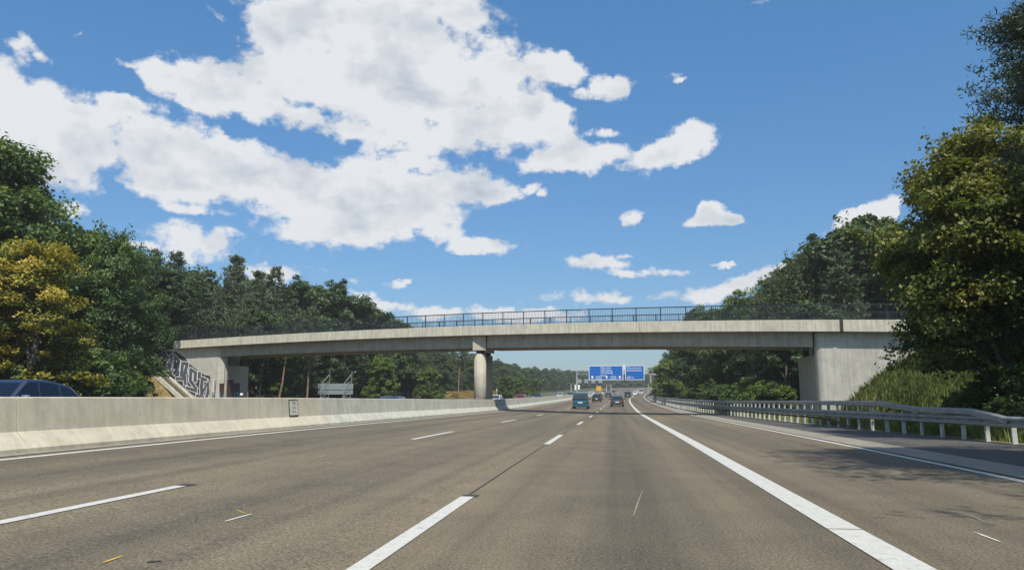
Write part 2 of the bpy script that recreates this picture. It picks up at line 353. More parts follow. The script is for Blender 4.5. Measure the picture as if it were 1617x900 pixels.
# ------------------------------------------------------------------ mesh helpers
def tag(o, label=None, cat=None, group=None, kind=None):
    if label: o['label'] = label
    if cat: o['category'] = cat
    if group: o['group'] = group
    if kind: o['kind'] = kind
    return o
def empty(name, loc=(0, 0, 0), rz=0, label=None, cat=None, group=None):
    o = bpy.data.objects.new(name, None); C.objects.link(o)
    o.empty_display_size = .3
    o.location = loc; o.rotation_euler = (0, 0, rz)
    return tag(o, label, cat, group)
class MB:
    def __init__(s): s.v = []; s.f = []
    def poly(s, pts):
        n = len(s.v); s.v += [tuple(p) for p in pts]; s.f.append(tuple(range(n, n + len(pts)))); return s
    def box(s, a, b, M4=None):
        (x0, y0, z0), (x1, y1, z1) = a, b
        p = [(x0, y0, z0), (x1, y0, z0), (x1, y1, z0), (x0, y1, z0), (x0, y0, z1), (x1, y0, z1), (x1, y1, z1), (x0, y1, z1)]
        if M4 is not None: p = [tuple(M4 @ Vector(q)) for q in p]
        n = len(s.v); s.v += p
        for f in ((3, 2, 1, 0), (4, 5, 6, 7), (0, 1, 5, 4), (1, 2, 6, 5), (2, 3, 7, 6), (3, 0, 4, 7)): s.f.append(tuple(n + i for i in f))
        return s
    def loft(s, rings, cap=True, closed=True):
        n = len(s.v); k = len(rings[0])
        for r_ in rings: s.v += [tuple(p) for p in r_]
        for i in range(len(rings) - 1):
            for j in range(k if closed else k - 1):
                a = n + i * k + j; b = n + i * k + (j + 1) % k
                s.f.append((a, b, b + k, a + k))
        if cap and closed:
            s.f.append(tuple(n + j for j in range(k - 1, -1, -1))); s.f.append(tuple(n + (len(rings) - 1) * k + j for j in range(k)))
        return s
    def tube(s, pts, rad, seg=8, cap=True):
        pts = [Vector(p) for p in pts]; rings = []
        for i, p in enumerate(pts):
            t = (pts[min(i + 1, len(pts) - 1)] - pts[max(i - 1, 0)]).normalized()
            a = Vector((0, 0, 1)) if abs(t.z) < .95 else Vector((1, 0, 0))
            u_ = t.cross(a).normalized(); w_ = u_.cross(t)
            q = rad[i] if isinstance(rad, (list, tuple)) else rad
            rings.append([p + (u_ * math.cos(2 * math.pi * j / seg) + w_ * math.sin(2 * math.pi * j / seg)) * q for j in range(seg)])
        return s.loft(rings, cap)
    def prism(s, poly, d):                    # polygon (3-D points) pushed along d
        d = Vector(d)
        a = [Vector(p) for p in poly]; b = [p + d for p in a]
        n = len(s.v); k = len(a); s.v += [tuple(p) for p in a + b]
        s.f.append(tuple(range(n, n + k))); s.f.append(tuple(range(n + 2 * k - 1, n + k - 1, -1)))
        for j in range(k): s.f.append((n + j, n + k + j, n + k + (j + 1) % k, n + (j + 1) % k))
        return s
    def mesh(s, name):
        m = bpy.data.meshes.new(name); m.from_pydata(s.v, [], s.f)
        import bmesh
        bm = bmesh.new(); bm.from_mesh(m); bmesh.ops.recalc_face_normals(bm, faces=bm.faces); bm.to_mesh(m); bm.free()
        return m
    def build(s, name, mat, parent=None, smooth=False, bevel=0, flat_normals=False):
        if flat_normals:
            m = bpy.data.meshes.new(name); m.from_pydata(s.v, [], s.f)
        else: m = s.mesh(name)
        m.materials.append(mat)
        if smooth: m.shade_smooth()
        o = bpy.data.objects.new(name, m); C.objects.link(o)
        if parent is not None: o.parent = parent
        if bevel:
            b = o.modifiers.new('bevel', 'BEVEL'); b.width = bevel; b.segments = 2; b.limit_method = 'ANGLE'; b.angle_limit = R(35)
        return o
def link(name, mesh, parent=None, **k):
    o = bpy.data.objects.new(name, mesh); C.objects.link(o)
    if parent is not None: o.parent = parent
    return o
def copy_tree(o, parent=None):
    c = o.copy(); C.objects.link(c)
    if parent is not None: c.parent = parent
    for ch in list(o.children): copy_tree(ch, c)
    return c
def np_mesh(name, verts, nper, mat, var=None):
    """verts (n*nper,3) -> n polygons with nper corners"""
    n = len(verts) // nper
    m = bpy.data.meshes.new(name)
    m.vertices.add(len(verts)); m.vertices.foreach_set('co', np.asarray(verts, dtype=np.float32).ravel())
    m.loops.add(len(verts)); m.loops.foreach_set('vertex_index', np.arange(len(verts), dtype=np.int32))
    m.polygons.add(n); m.polygons.foreach_set('loop_start', np.arange(0, len(verts), nper, dtype=np.int32))
    m.update(calc_edges=True)
    m.materials.append(mat)
    if var is not None:
        a = m.attributes.new('leafvar', 'FLOAT', 'FACE'); a.data.foreach_set('value', np.asarray(var, dtype=np.float32))
    return m

# ------------------------------------------------------------------ shape of the road and the land
_hy = np.array([-100, 0, 20, 50, 72, 95, 120, 155, 200, 256, 300, 400, 600, 3000.])
_hz = np.array([0, 0, 0, -.11, -.17, -.04, .15, .42, .95, 1.5, 2.2, 4.3, 9, 9.])
_gy = np.linspace(-100, 3000, 3101); _gz = np.interp(_gy, _hy, _hz)
_k = np.hanning(31); _k /= _k.sum(); _gz = np.convolve(np.pad(_gz, 15, mode='edge'), _k, 'valid')
def hz(y): return np.interp(y, _gy, _gz)
def cx(y): return 1.9e-7 * np.clip(y, 0, 420) ** 3 + np.maximum(0, np.asarray(y) - 420) * .1
def cross(x):
    x = np.asarray(x, float)
    return np.where(x > -11, .025 * np.maximum(0, -1.85 - x), .23 - .02 * np.clip(-12 - x, 0, 20))
def P(x, y, dz=0.0): return (float(x + cx(y)), float(y), float(hz(y) + cross(x) + dz))
BX = np.array([-80, -48.3, -37.3, -22, -11.9, -3.2, 6.3, 11.6, 19.5, 40.])
BZ = np.array([6.9, 7.46, 7.58, 7.64, 7.54, 7.37, 7.1, 6.88, 6.55, 5.9])
_qc = np.polyfit(BX[1:9], BZ[1:9], 3)
def deck(X): return float(np.polyval(_qc, X)) if -50 < X < 26 else float(np.polyval(_qc, min(max(X, -50), 26)))
def byl(X, back=0.0): return 62.5 - .35 * X + back     # near face of the deck
def ease(t): t = np.clip(t, 0, 1); return t * t * (3 - 2 * t)
def land(x, y):
    x = np.asarray(x, float); y = np.asarray(y, float)
    base = hz(y)
    xr = x - cx(y)
    z = base - .03 - .05 * ease((xr - 11) / 2) + 0 * x
    z = np.where(xr < -10, base + .17 - .02 * np.clip(-12 - xr, 0, 20) + .33 * ease((-33 - xr) / 7), z)
    dfront = np.maximum(0, (62.9 - .35 * x) - y) * .944         # metres in front of the bridge
    dback = np.maximum(0, y - (69.6 - .35 * x)) * .944
    d = np.maximum(dfront, dback)
    er = np.clip((x - 15.0) * .78, 0, 5.7) - .62 * d
    el_ = np.clip((-45.2 - x) * .82, 0, 5.9) - .62 * d
    e = np.maximum(er, el_)
    e = np.where(e > 0, e, 0)
    # soften the foot
    wob = .12 * np.sin(x * 1.7 + y * .6) + .1 * np.sin(y * 1.3 - x * .8)
    z = z + np.where(e > 0, e + wob * np.clip(e, 0, 1), 0)
    # low verge mound right of the guard rail
    v = ease((xr - 11.2) / 4) * ease((48 - y) / 20) * .35
    z = z + np.where(e > .3, 0, v)
    return z
def land1(x, y): return float(land(x, y))

def sheet(name, x0f, x1f, ys, mat, dz, nx=1, label=None):
    """a ribbon along the road between two offsets"""
    m = MB()
    n = 0
    rows = []
    for y in ys:
        a, b = x0f(y), x1f(y)
        xs = [a + (b - a) * i / nx for i in range(nx + 1)]
        if a < -1.85 < b: xs = sorted(set(xs + [-1.85]))
        rows.append([P(x, y, dz) for x in xs])
    k = len(rows[0])
    for r_ in rows: m.v += r_
    for i in range(len(rows) - 1):
        for j in range(k - 1):
            a = i * k + j; m.f.append((a, a + 1, a + k + 1, a + k))
    o = m.build(name, mat, flat_normals=True)
    return tag(o, kind='structure')
def ysteps(a, b):
    out = [a]
    while out[-1] < b:
        y = out[-1]; out.append(min(b, y + (2.5 if y < 120 else 6 if y < 300 else 15)))
    return out
K = lambda v: (lambda y: v)
rail_pts = np.array([(-40, 11.2), (10, 10.9), (22, 10.63), (27, 10.3), (32.5, 9.8), (45, 9.35), (62, 8.9), (78, 8.05), (95, 7.4), (150, 6.95), (240, 6.9), (330, 7.2)])
def railx(y): return float(np.interp(y, rail_pts[:, 0], rail_pts[:, 1]))

# ground
gx = np.unique(np.concatenate([np.arange(-1500, -120, 120), np.arange(-120, -60, 6), np.arange(-60, -10, 1.0), np.arange(-10, 11, 3), np.arange(11, 40, .8), np.arange(40, 120, 6), np.arange(120, 1501, 120)]))
gyy = np.unique(np.concatenate([np.arange(-400, -40, 60), np.arange(-40, 20, 6), np.arange(20, 100, .9), np.arange(100, 420, 8), np.arange(420, 900, 40), np.arange(900, 2800, 300)]))
XX, YY = np.meshgrid(gx, gyy)
ZZ = land(XX, YY)
gm = bpy.data.meshes.new('ground')
vv = np.stack([XX, YY, ZZ], -1).reshape(-1, 3)
ny_, nx_ = XX.shape
ff = [(j * nx_ + i, j * nx_ + i + 1, (j + 1) * nx_ + i + 1, (j + 1) * nx_ + i) for j in range(ny_ - 1) for i in range(nx_ - 1)]
gm.from_pydata(vv.tolist(), [], ff)
gm.materials.append(M_GRASS); gm.materials.append(M_DRYG)
fc = [( (vv[f[0]][0] < -43) and (35 < vv[f[0]][1] < 115)) for f in ff]
gm.polygons.foreach_set('material_index', np.array([1 if c else 0 for c in fc], dtype=np.int32))
gm.shade_smooth()
tag(link('ground', gm), kind='structure')

Y1 = 620
sheet('carriageway', K(-10.75), lambda y: 6.15, ysteps(-30, Y1), A_MAIN, 0, 6)
sheet('gutter_strip', K(6.152), lambda y: min(7.2, railx(y) - .3), ysteps(-30, 330), M_GUT, .004)
sheet('shoulder', lambda y: min(7.2, railx(y) - .3), lambda y: railx(y) + .1, ysteps(-30, 330), A_SHO, .004, 2)
sheet('verge_edge', lambda y: railx(y) + .1, lambda y: railx(y) + .42 + .12 * math.sin(y * 2.1) + .08 * math.sin(y * 5.3), [(-10 + i * .5) for i in range(140)], M_SAND, .012)
sheet('opposite_carriageway', K(-31), K(-11.3), ysteps(-30, Y1), A_OPP, .0, 4)
sheet('ramp_surface', K(6.15), K(11.5), ysteps(330, Y1), A_MAIN, 0, 1)
# markings
def marks(name, x, w, spans, mat=M_LINE, dz=.008):
    m = MB()
    for a, b in spans:
        ys = ysteps(a, b); n = len(m.v)
        for y in ys: m.v += [P(x - w / 2, y, dz), P(x + w / 2, y, dz)]
        for i in range(len(ys) - 1): q = n + 2 * i; m.f.append((q, q + 1, q + 3, q + 2))
    return tag(m.build(name, mat, flat_normals=True), kind='structure')
marks('left_edge_line', -10.05, .17, [(-10, 420)])
marks('left_lane_dashes', -5.58, .15, [(4.2 + 16.8 * k, 9.5 + 16.8 * k) for k in range(24)])
marks('centre_lane_dashes', -1.85, .165, [(4.0 + 16.8 * k, 9.65 + 16.8 * k) for k in range(24)])
marks('divider_line', 2.1, .31, [(-8, 7.75), (7.78, 36), (36.02, 300)])
marks('right_edge_line', 5.93, .16, [(-8, 330)])
marks('seam_line', -1.87, .03, [(9.8, 20.7), (26.5, 37.4), (43.5, 54.2)], M_SEAM, .004)
marks('dash_ghost', -1.83, .2, [(9.66, 9.86), (26.46, 26.75)], M_SEAM, .005)
marks('left_dash_ghost', -5.58, .2, [(9.52, 9.75)], M_SEAM, .005)
marks('gutter_joint', 6.145, .03, [(-5, 120)], M_SEAM, .0095)
def fleck(name, px0, py0, px1, py1, w, mat, z=0):
    pts = []
    for (px, py) in ((px0, py0), (px1, py1)):
        d = ray(px, py); t = (z - CH) / d[2]; pts.append(np.array([d[0] * t, d[1] * t]))
    a, b = pts; t = (b - a) / np.linalg.norm(b - a); n = np.array([-t[1], t[0]]) * w / 2
    m = MB(); k = 5
    for i in range(k + 1):
        c = a + (b - a) * i / k; ww = n * (0.25 + .75 * math.sin(math.pi * min(max(i / k, .08), .92))) * random.uniform(.7, 1.2)
        zz = float(cross(c[0])) + .006
        m.v += [(c[0] - ww[0], c[1] - ww[1], zz), (c[0] + ww[0], c[1] + ww[1], zz)]
    for i in range(k): m.f.append((2 * i, 2 * i + 1, 2 * i + 3, 2 * i + 2))
    return tag(m.build(name, mat, flat_normals=True), kind='structure')
fleck('yellow_paint_mark', 162, 888, 194, 877, .035, M_YEL, .05)
fleck('yellow_paint_mark', 374, 806, 388, 811, .02, M_YEL, .05)
fleck('white_scuff', 355, 823, 397, 811, .05, M_LINE, .05)
fleck('white_scuff', 1538, 840, 1580, 856, .035, M_LINE)
fleck('white_scuff', 1525, 812, 1560, 826, .02, M_GUT)
fleck('white_scuff', 1000, 815, 1014, 775, .02, M_GUT)
fleck('white_scuff', 205, 750, 232, 745, .03, M_GUT, .1)
fleck('white_scuff', 500, 722, 512, 719, .04, M_YEL, .1)
fleck('oil_spot', 232, 885, 255, 883, .06, M_SEAM, .05)

# ------------------------------------------------------------------ median barrier
def barrier():
    root = empty('concrete_barrier', (-10.9, 40, .2), 0, 'long pale concrete crash barrier between the two carriageways', 'barrier')
    prof = [(0, -.05), (0, .09), (-.27, .385), (-.345, 1.0), (-.37, 1.02), (-.56, 1.02), (-.585, 1.0), (-.66, .385), (-.93, .09), (-.93, -.05)]
    off = Vector(root.location)
    y = -12.0
    while y < 330:
        ln = 5.0 if y < 120 else 10.0
        m = MB(); rings = []
        for t in (0.0, .5, 1.0):
            yy = y + .011 + t * (ln - .022)
            rings.append([Vector(P(-10.65, yy)) + Vector((a + .002, 0, b)) - off for a, b in prof])
        m.loft(rings)
        m.build('barrier_segment', M_BAR if y < 26 else M_BAR2, root, bevel=0)
        y += ln
    m = MB()                                   # grout core that closes the joints
    rings = [[Vector(P(-10.65, yy)) + Vector((-.465 + (a + .465) * .93, 0, b * .97)) - off for a, b in prof] for yy in ysteps(-12, 330)]
    m.loft(rings); m.build('joint_filler', M_SEAM, root)
    # stepped kerb in front of the barrier
    m = MB(); rings = []
    for yy in ysteps(-12, 200):
        o_ = Vector(P(-10.65, yy)) - off
        rings.append([o_ + Vector(q) for q in ((.004, 0, .0), (.25, 0, .0), (.25, 0, .012), (.004, 0, .02))])
    m.loft(rings); m.build('foot_strip', M_GUT, root)
    return root
barrier()
def barrier_sign():
    d = ray(462.5, 646); y0 = -10.95 * d[1] / d[0]
    root = empty('kilometre_plate', (-10.925, y0, .66), 0, 'small white plate with black border and faded numbers fixed to the concrete barrier', 'sign')
    # the plate leans with the barrier face
    lean = math.atan2(.075, .615)
    mt = Matrix.Rotation(-lean, 4, 'Y')
    def pl(name, x, y0_, y1_, z0_, z1_, th, mat):
        m = MB().box((x, y0_, z0_), (x + th, y1_, z1_), mt); return m.build(name, mat, root)
    pl('plate', .02, -.36, .36, -.06, .5, .012, M_BLACK)
    pl('plate_face', .032, -.325, .325, -.025, .465, .004, plain('faded_white', (.5, .49, .42), .7, var=.2))
    for txt, zz, s in (('1300', .33, .13), ('5+ N', .18, .1), ('WVWV', .04, .09)):
        tm = text_mesh(txt, s * 1.25)
        o = link('lettering', tm, root); tm.materials.append(M_BLACK)
        o.matrix_local = mt @ Matrix.Translation((.0375, 0, zz)) @ Matrix.Rotation(R(90), 4, 'Z') @ Matrix.Rotation(R(90), 4, 'X')
def text_mesh(s, size, align='CENTER', extrude=0.0, bold=0.0):
    cu = bpy.data.curves.new('lettering', 'FONT'); cu.body = s; cu.size = size; cu.align_x = align; cu.extrude = extrude; cu.offset = bold
    o = bpy.data.objects.new('lettering', cu); C.objects.link(o)
    dg = bpy.context.evaluated_depsgraph_get(); dg.update()
    m = bpy.data.meshes.new_from_object(o.evaluated_get(dg))
    bpy.data.objects.remove(o); bpy.data.curves.remove(cu)
    m.name = 'lettering'; m.materials.clear()
    return m
barrier_sign()
for i, (px, side) in enumerate(((381, 'beside the left bridge abutment'), (1085, ''), (752, 'in front of the round bridge pier'))):
    if not side: continue
    d = ray(px, 630); y_ = -11.1 * d[1] / d[0]
    e = empty('barrier_reflector', P(-11.1, y_, 1.02), 0, 'small white reflector on top of the concrete barrier ' + side, 'reflector', 'reflectors on the barrier')
    MB().box((-.03, -.03, 0), (.03, .03, .06)).build('foot', M_PLAST, e)
    MB().box((-.035, -.03, .05), (.035, .03, .12)).build('lens', M_WHITE, e, bevel=.01)

# ------------------------------------------------------------------ the bridge
NX, NY = .3304, .9438                           # across the deck, away from the camera
BW = 6.0                                        # deck width
def bp(X, back, z): return Vector((X + NX * back, byl(X) + NY * back, z))
def bspan(m, xa, xb, back0, back1, zt, zb, step=2.0):
    n = max(1, int(abs(xb - xa) / step)); rings = []
    for i in range(n + 1):
        X = xa + (xb - xa) * i / n
        t, b = zt(X), zb(X)
        rings.append([bp(X, back0, t), bp(X, back1, t), bp(X, back1, b), bp(X, back0, b)])
    return m.loft(rings)
def fas_b(X): return deck(X) - .84
def gir_b(X):                                    # haunched girder soffit
    d_ = deck(X)
    return d_ - 1.93 + .0 * X
LA, RA, PX = -42.1, 14.1, -11.95                 # abutment faces and pier
def bridge():
    root = empty('overpass_bridge', (0, 0, 0), 0, 'pale concrete road bridge with slender haunched beam crossing the whole motorway', 'bridge')
    # fascia in lengths with fine joints
    cuts = [-48.6, -45.6, -30, -14, 2, 15.9, 16.1, 34]
    for a, b in zip(cuts[:-1], cuts[1:]):
        if b - a < .5: continue
        m = MB(); bspan(m, a + .012, b - .012, 0, .42, lambda X: deck(X), fas_b); m.build('fascia', M_FAS, root, bevel=.015)
        m = MB(); bspan(m, a + .012, b - .012, BW - .42, BW, lambda X: deck(X), fas_b); m.build('fascia', M_FAS, root)
    m = MB(); bspan(m, 15.8, 16.2, .05, .3, lambda X: deck(X) - .004, lambda X: fas_b(X) + .01, .3); m.build('expansion_joint', M_SEAM, root)
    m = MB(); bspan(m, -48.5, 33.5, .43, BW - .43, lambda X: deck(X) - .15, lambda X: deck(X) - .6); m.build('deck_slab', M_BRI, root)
    m = MB(); bspan(m, -48.5, 33.5, .6, BW - .6, lambda X: deck(X) - .146, lambda X: deck(X) - .05); m.build('deck_asphalt', A_SHO, root)
    g = .62
    for (xa, xb) in ((LA + .02, PX - .55), (PX + .55, RA - .02)):
        for b0 in (g, BW - g - .9):
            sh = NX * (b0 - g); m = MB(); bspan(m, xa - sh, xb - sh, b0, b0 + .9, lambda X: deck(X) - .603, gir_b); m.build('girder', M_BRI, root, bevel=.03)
    # pier: crossbeam and two round columns
    zb = gir_b(PX)
    m = MB()
    X0, Y0 = PX, byl(PX)
    def blk(x0, x1, y0, y1, z0, z1): return MB().box((x0, y0, z0), (x1, y1, z1))
    yb0 = Y0 + .5; yb1 = yb0 + 5.0
    zt = deck(PX) - .86
    blk(PX - .56, PX + .62, yb0, yb1, zb - .22, zt).build('pier_cap', M_PIER, root, bevel=.02)
    for yy in (yb0 + .72, yb1 - .6):
        m = MB(); zf = -.3
        ring = lambda z, r_: [(PX + r_ * math.cos(2 * math.pi * j / 48), yy + r_ * 1.0 * math.sin(2 * math.pi * j / 48), z) for j in range(48)]
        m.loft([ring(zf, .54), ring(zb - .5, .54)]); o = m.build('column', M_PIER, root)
        o.data.shade_auto_smooth(angle=R(40)) if hasattr(o.data, 'shade_auto_smooth') else o.data.shade_smooth()
        m = MB(); m.loft([ring(zb - .5, .36), ring(zb - .22, .36)]); m.build('bearing', M_SEAM, root)
    # abutments: wing walls in the plane of the girder, breast walls along the road
    for sgn, xa, xout, shelf in ((1, RA, 33, 4.35), (-1, LA, -51.5, 4.75)):
        xa2 = xa + sgn * .0
        # wing wall, near side, in poured lengths
        L_ = abs(xout - xa); npan = int(L_ / 4.2)
        w = MB()
        n = 24; poly = []
        rad = .55
        # rounded upright corner towards the road
        pts = [bp(xa + sgn * rad, g, 0)]
        for k in range(7):
            a = R(90) * k / 6
            pts.append(bp(xa + sgn * (rad - rad * math.sin(a)), g + rad - rad * math.cos(a), 0))
        pts = pts[1:]
        outer = [bp(xa + sgn * L_, g, 0)] + pts + [bp(xa + sgn * 0.0, g + .9, 0), bp(xa + sgn * L_, g + .9, 0)]
        rings = [[(p.x, p.y, -.4) for p in outer], [(p.x, p.y, fas_b(xa) - .02 + (fas_b(p.x) - fas_b(xa)) - .004) for p in outer]]
        w.loft(rings); w.build('wing_wall', M_WALL, root, bevel=.01)
        # far wing
        w = MB(); bspan(w, xa - (2.2 if sgn < 0 else 0), xout, BW - g - .9, BW - g, lambda X: fas_b(X) - .006, lambda X: -.4); w.build('wing_wall', M_WALL, root)
        # breast wall below the bearing shelf
        ya = byl(xa) + NY * (g + .93); 
        f0 = bp(xa + sgn * .02, g + .6, 0); f1 = Vector((f0.x, f0.y + 5.3, 0)); bk = Vector((sgn * 1.6, 0, 0))
        w = MB(); w.prism([(f0.x, f0.y - .2, -.4), (f1.x, f1.y, -.4), (f1.x + bk.x, f1.y, -.4), (f0.x + bk.x, f0.y - .2, -.4)], (0, 0, shelf + .4)); w.build('breast_wall', M_PIER, root, bevel=.02)
        w = MB(); w.prism([(f0.x + sgn * .9, f0.y + .5, shelf - .01), (f1.x + sgn * .9, f1.y, shelf - .01), (f1.x + sgn * 1.5, f1.y, shelf - .01), (f0.x + sgn * 1.5, f0.y + .5, shelf - .01)], (0, 0, 7.6 - .9 - shelf if sgn < 0 else 1.9)); w.build('back_wall', M_BRI, root)
        for q in (1.0, 4.3):
            MB().box((f0.x + sgn * .2, f0.y + q, shelf), (f0.x + sgn * .6, f0.y + q + .4, gir_b(xa) - .0)).build('bearing', M_SEAM, root)
    return root
bridge()

def railing(back, label):
    xa, xb = -51.5, 33.0
    root = empty('bridge_railing', tuple(bp(0, back, deck(0))), 0, label, 'railing', 'railings of the bridge')
    o_ = Vector(root.location)
    hgt = 1.12
    dirx = Vector((1, -.35, 0)).normalized()
    def pt(X, z): return bp(X, back, deck(X) + z) - o_
    for zz, hh, nm in ((hgt, .035, 'top_rail'), (.1, .02, 'bottom_rail')):
        m = MB(); rings = []
        X = xa
        while X <= xb + .01:
            c = pt(X, zz); n2 = Vector((NX, NY, 0)) * .03
            rings.append([c - n2 + Vector((0, 0, -hh)), c + n2 + Vector((0, 0, -hh)), c + n2 + Vector((0, 0, hh)), c - n2 + Vector((0, 0, hh))]); X += 1.3
        m.loft(rings); m.build(nm, M_RAIL, root)
    st = 1.9; n = int((xb - xa) / st)
    pm = MB().box((-.035, -.03, -.08), (.035, .03, hgt - .03)).mesh('post'); pm.materials.append(M_RAIL)
    bal = MB()
    for i in range(n + 1):
        X = xa + i * st
        o = link('post', pm, root); o.location = pt(X, 0); o.rotation_euler = (0, 0, math.atan2(-.35, 1))
        for k in range(1, 14):
            Xb = X + k * st / 14
            if Xb > xb: break
            c = pt(Xb, 0)
            bal.box((c.x - .01, c.y - .01, c.z + .1), (c.x + .01, c.y + .01, c.z + hgt - .02))
    bo = bal.build('balusters', M_RAIL, root); bo['kind'] = 'stuff'
    return root
railing(.2, 'dark steel picket railing along the near edge of the bridge')
railing(BW - .2, 'dark steel picket railing along the far edge of the bridge, seen through the near one')

# graffiti on the left wing wall (flat paint, a few millimetres proud of the concrete)
def wall_pt(px, py, lift):
    d = ray(px, py); c = 62.5 + (.62 - lift) / NY * (1 + 0)       # plane of the wing wall
    # plane: point p with  NX*x + NY*y = NY*62.5 + .62
    k = (NY * 62.5 + .62 - lift) / (NX * d[0] + NY * d[1])
    return Vector((d[0] * k, d[1] * k, d[2] * k + CH))
def face_pt(px, py, lift):                         # breast wall face, parallel to the road
    xf = LA - .02 + NX * 1.22 + lift
    d = ray(px, py); k = xf / d[0]
    return Vector((d[0] * k, d[1] * k, d[2] * k + CH))
Z7 = lambda x, y: (230 + x / 6.924, 520 + y / 6.924)     # measured on an enlarged crop of the photograph
def ribbon(m, pts, w, lift, fn=wall_pt):
    P2 = [np.array(Z7(*p)) for p in pts]; w = w / 6.924
    l, r_ = [], []
    for i, p in enumerate(P2):
        a = P2[max(i - 1, 0)]; b = P2[min(i + 1, len(P2) - 1)]
        t0 = (p - a); t1 = (b - p)
        t0 = t0 / (np.linalg.norm(t0) + 1e-9) if i > 0 else t1 / np.linalg.norm(t1)
        t1 = t1 / (np.linalg.norm(t1) + 1e-9) if i < len(P2) - 1 else t0
        n0 = np.array([-t0[1], t0[0]]); n1 = np.array([-t1[1], t1[0]])
        mn = n0 + n1; mn = mn / (np.linalg.norm(mn) + 1e-9); s = min(1.7, 1 / max(.35, mn @ n0))
        ext = (-t0 if i == 0 else t1) * w / 2 if i in (0, len(P2) - 1) else 0
        l.append(p + mn * w / 2 * s + ext); r_.append(p - mn * w / 2 * s + ext)
    n = len(m.v)
    for a, b in zip(l, r_): m.v += [tuple(fn(a[0], a[1], lift)), tuple(fn(b[0], b[1], lift))]
    for i in range(len(l) - 1): m.f.append((n + 2 * i, n + 2 * i + 1, n + 2 * i + 3, n + 2 * i + 2))
LETTERS = [
    [(182, 245), (165, 300), (125, 345)],
    [(200, 400), (222, 270), (240, 330), (285, 280), (270, 380), (262, 430)],
    [(222, 430), (262, 400), (262, 360)],
    [(318, 420), (325, 300), (362, 345), (352, 410), (330, 400)],
    [(312, 480), (345, 440), (345, 380)],
    [(390, 500), (405, 370), (452, 375)],
    [(452, 385), (425, 480), (432, 590)],
    [(345, 538), (405, 540), (440, 470)],
    [(495, 440), (545, 470), (540, 560)],
    [(495, 440), (488, 560), (545, 640)],
    [(455, 640), (545, 668), (545, 655)],
    [(620, 535), (610, 620), (612, 700)],
    [(625, 540), (655, 550)],
    [(620, 690), (682, 580), (680, 690), (655, 780)],
    [(565, 725), (620, 735), (650, 775)],
    [(588, 480), (586, 520)],
]
def graffiti():
    root = empty('graffiti', tuple(wall_pt(300, 590, 0)), 0, 'large angular graffiti lettering, dark grey with white outlines, on the left bridge wing wall', 'graffiti')
    o_ = Vector(root.location)
    def fin(m, name, mat):
        m.v = [tuple(Vector(p) - o_) for p in m.v]; return m.build(name, mat, root, flat_normals=True)
    m = MB()
    bg = [(80, 300), (90, 250), (150, 232), (330, 240), (430, 310), (480, 375), (560, 440), (640, 495), (730, 515), (762, 560), (765, 640), (755, 780), (700, 785), (548, 785), (545, 735), (470, 680), (380, 600), (290, 530), (200, 440), (140, 380), (90, 335)]
    m.poly([wall_pt(*Z7(*p), .004) for p in bg]); fin(m, 'black_backing', M_SPRAYB)
    for i, l in enumerate(LETTERS):
        m = MB(); ribbon(m, l, 50, .006 + i * .0004); fin(m, 'white_outline', M_SPRAYW)
    for i, l in enumerate(LETTERS):
        m = MB(); ribbon(m, l, 33, .014 + i * .0004); fin(m, 'letter_fill', M_GREY)
    m = MB(); ribbon(m, [(738, 550), (736, 700)], 30, .006); fin(m, 'grey_stroke', M_SPRAYW)
    m = MB(); ribbon(m, [(733, 700), (732, 722)], 28, .009); fin(m, 'cyan_tip', M_CYAN)
    # maroon block painted on the wall below the deck
    root2 = empty('graffiti', tuple(face_pt(362, 615, 0)), 0, 'maroon graffiti block with pale blue letters on the shaded wall under the bridge', 'graffiti')
    o2 = Vector(root2.location)
    def fin2(m, name, mat):
        m.v = [tuple(Vector(p) - o2) for p in m.v]; return m.build(name, mat, root2, flat_normals=True)
    m = MB(); m.poly([face_pt(*Z7(*p), .004) for p in [(806, 590), (860, 590), (862, 548), (958, 546), (960, 585), (1030, 588), (1030, 785), (806, 785)]]); fin2(m, 'maroon_field', M_MAROON)
    for i, l in enumerate(([(860, 690), (845, 740)], [(880, 680), (885, 740), (850, 745)], [(965, 760), (975, 690), (1010, 690), (1005, 740), (985, 745)], [(1020, 700), (1025, 770)], [(815, 690), (812, 770)])):
        m = MB(); ribbon(m, l, 12, .007 + i * .0005, face_pt); fin2(m, 'blue_letter_stroke', M_CYAN)
graffiti()

# concrete stair along the left wing wall
def stairs():
    a = wall_pt(311, 634, .25); b = wall_pt(229, 561, .25)
    root = empty('embankment_stairs', (a.x, a.y, a.z), 0, 'narrow concrete stairway climbing the dry bank beside the graffiti wall', 'stairs')
    d = b - a; back = Vector((-NX, -NY, 0))
    def beam(w0, w1, z0, z1, nm):
        pts = [Vector((0, 0, z0)) + back * w0, Vector((0, 0, z0)) + back * w1, Vector((0, 0, z1)) + back * w1, Vector((0, 0, z1)) + back * w0]
        MB().prism(pts, d).build(nm, M_FAS, root)
    beam(.0, .2, -.5, .12, 'stringer'); beam(1.15, 1.3, -.55, .0, 'stringer')
    n = 26
    sm = None
    for i in range(n):
        p = d * (i / n); q = d / n
        pts = [p + back * .2 + Vector((0, 0, -.5)), p + back * 1.15 + Vector((0, 0, -.5)), p + back * 1.15 + Vector((0, 0, -.02)), p + back * .2 + Vector((0, 0, -.02))]
        MB().prism(pts, Vector((q.x, q.y, 0)) * .98).build('step', M_STEP, root)
    # white tubular bracket at the head of the stairs
    c = wall_pt(256, 552, .3)
    e = empty('marker_sign', tuple(c), 0, 'small white frame with plate standing at the left end of the bridge', 'sign')
    MB().tube([(0, 0, -.9), (0, 0, .75)], .05).build('post', M_WHITE, e)
    MB().tube([(-.65, .2, .72), (0, 0, .72)], .05).build('arm', M_WHITE, e)
    MB().box((-.4, -.03, -.15), (-.06, .0, .3)).build('plate', M_WHITE, e)
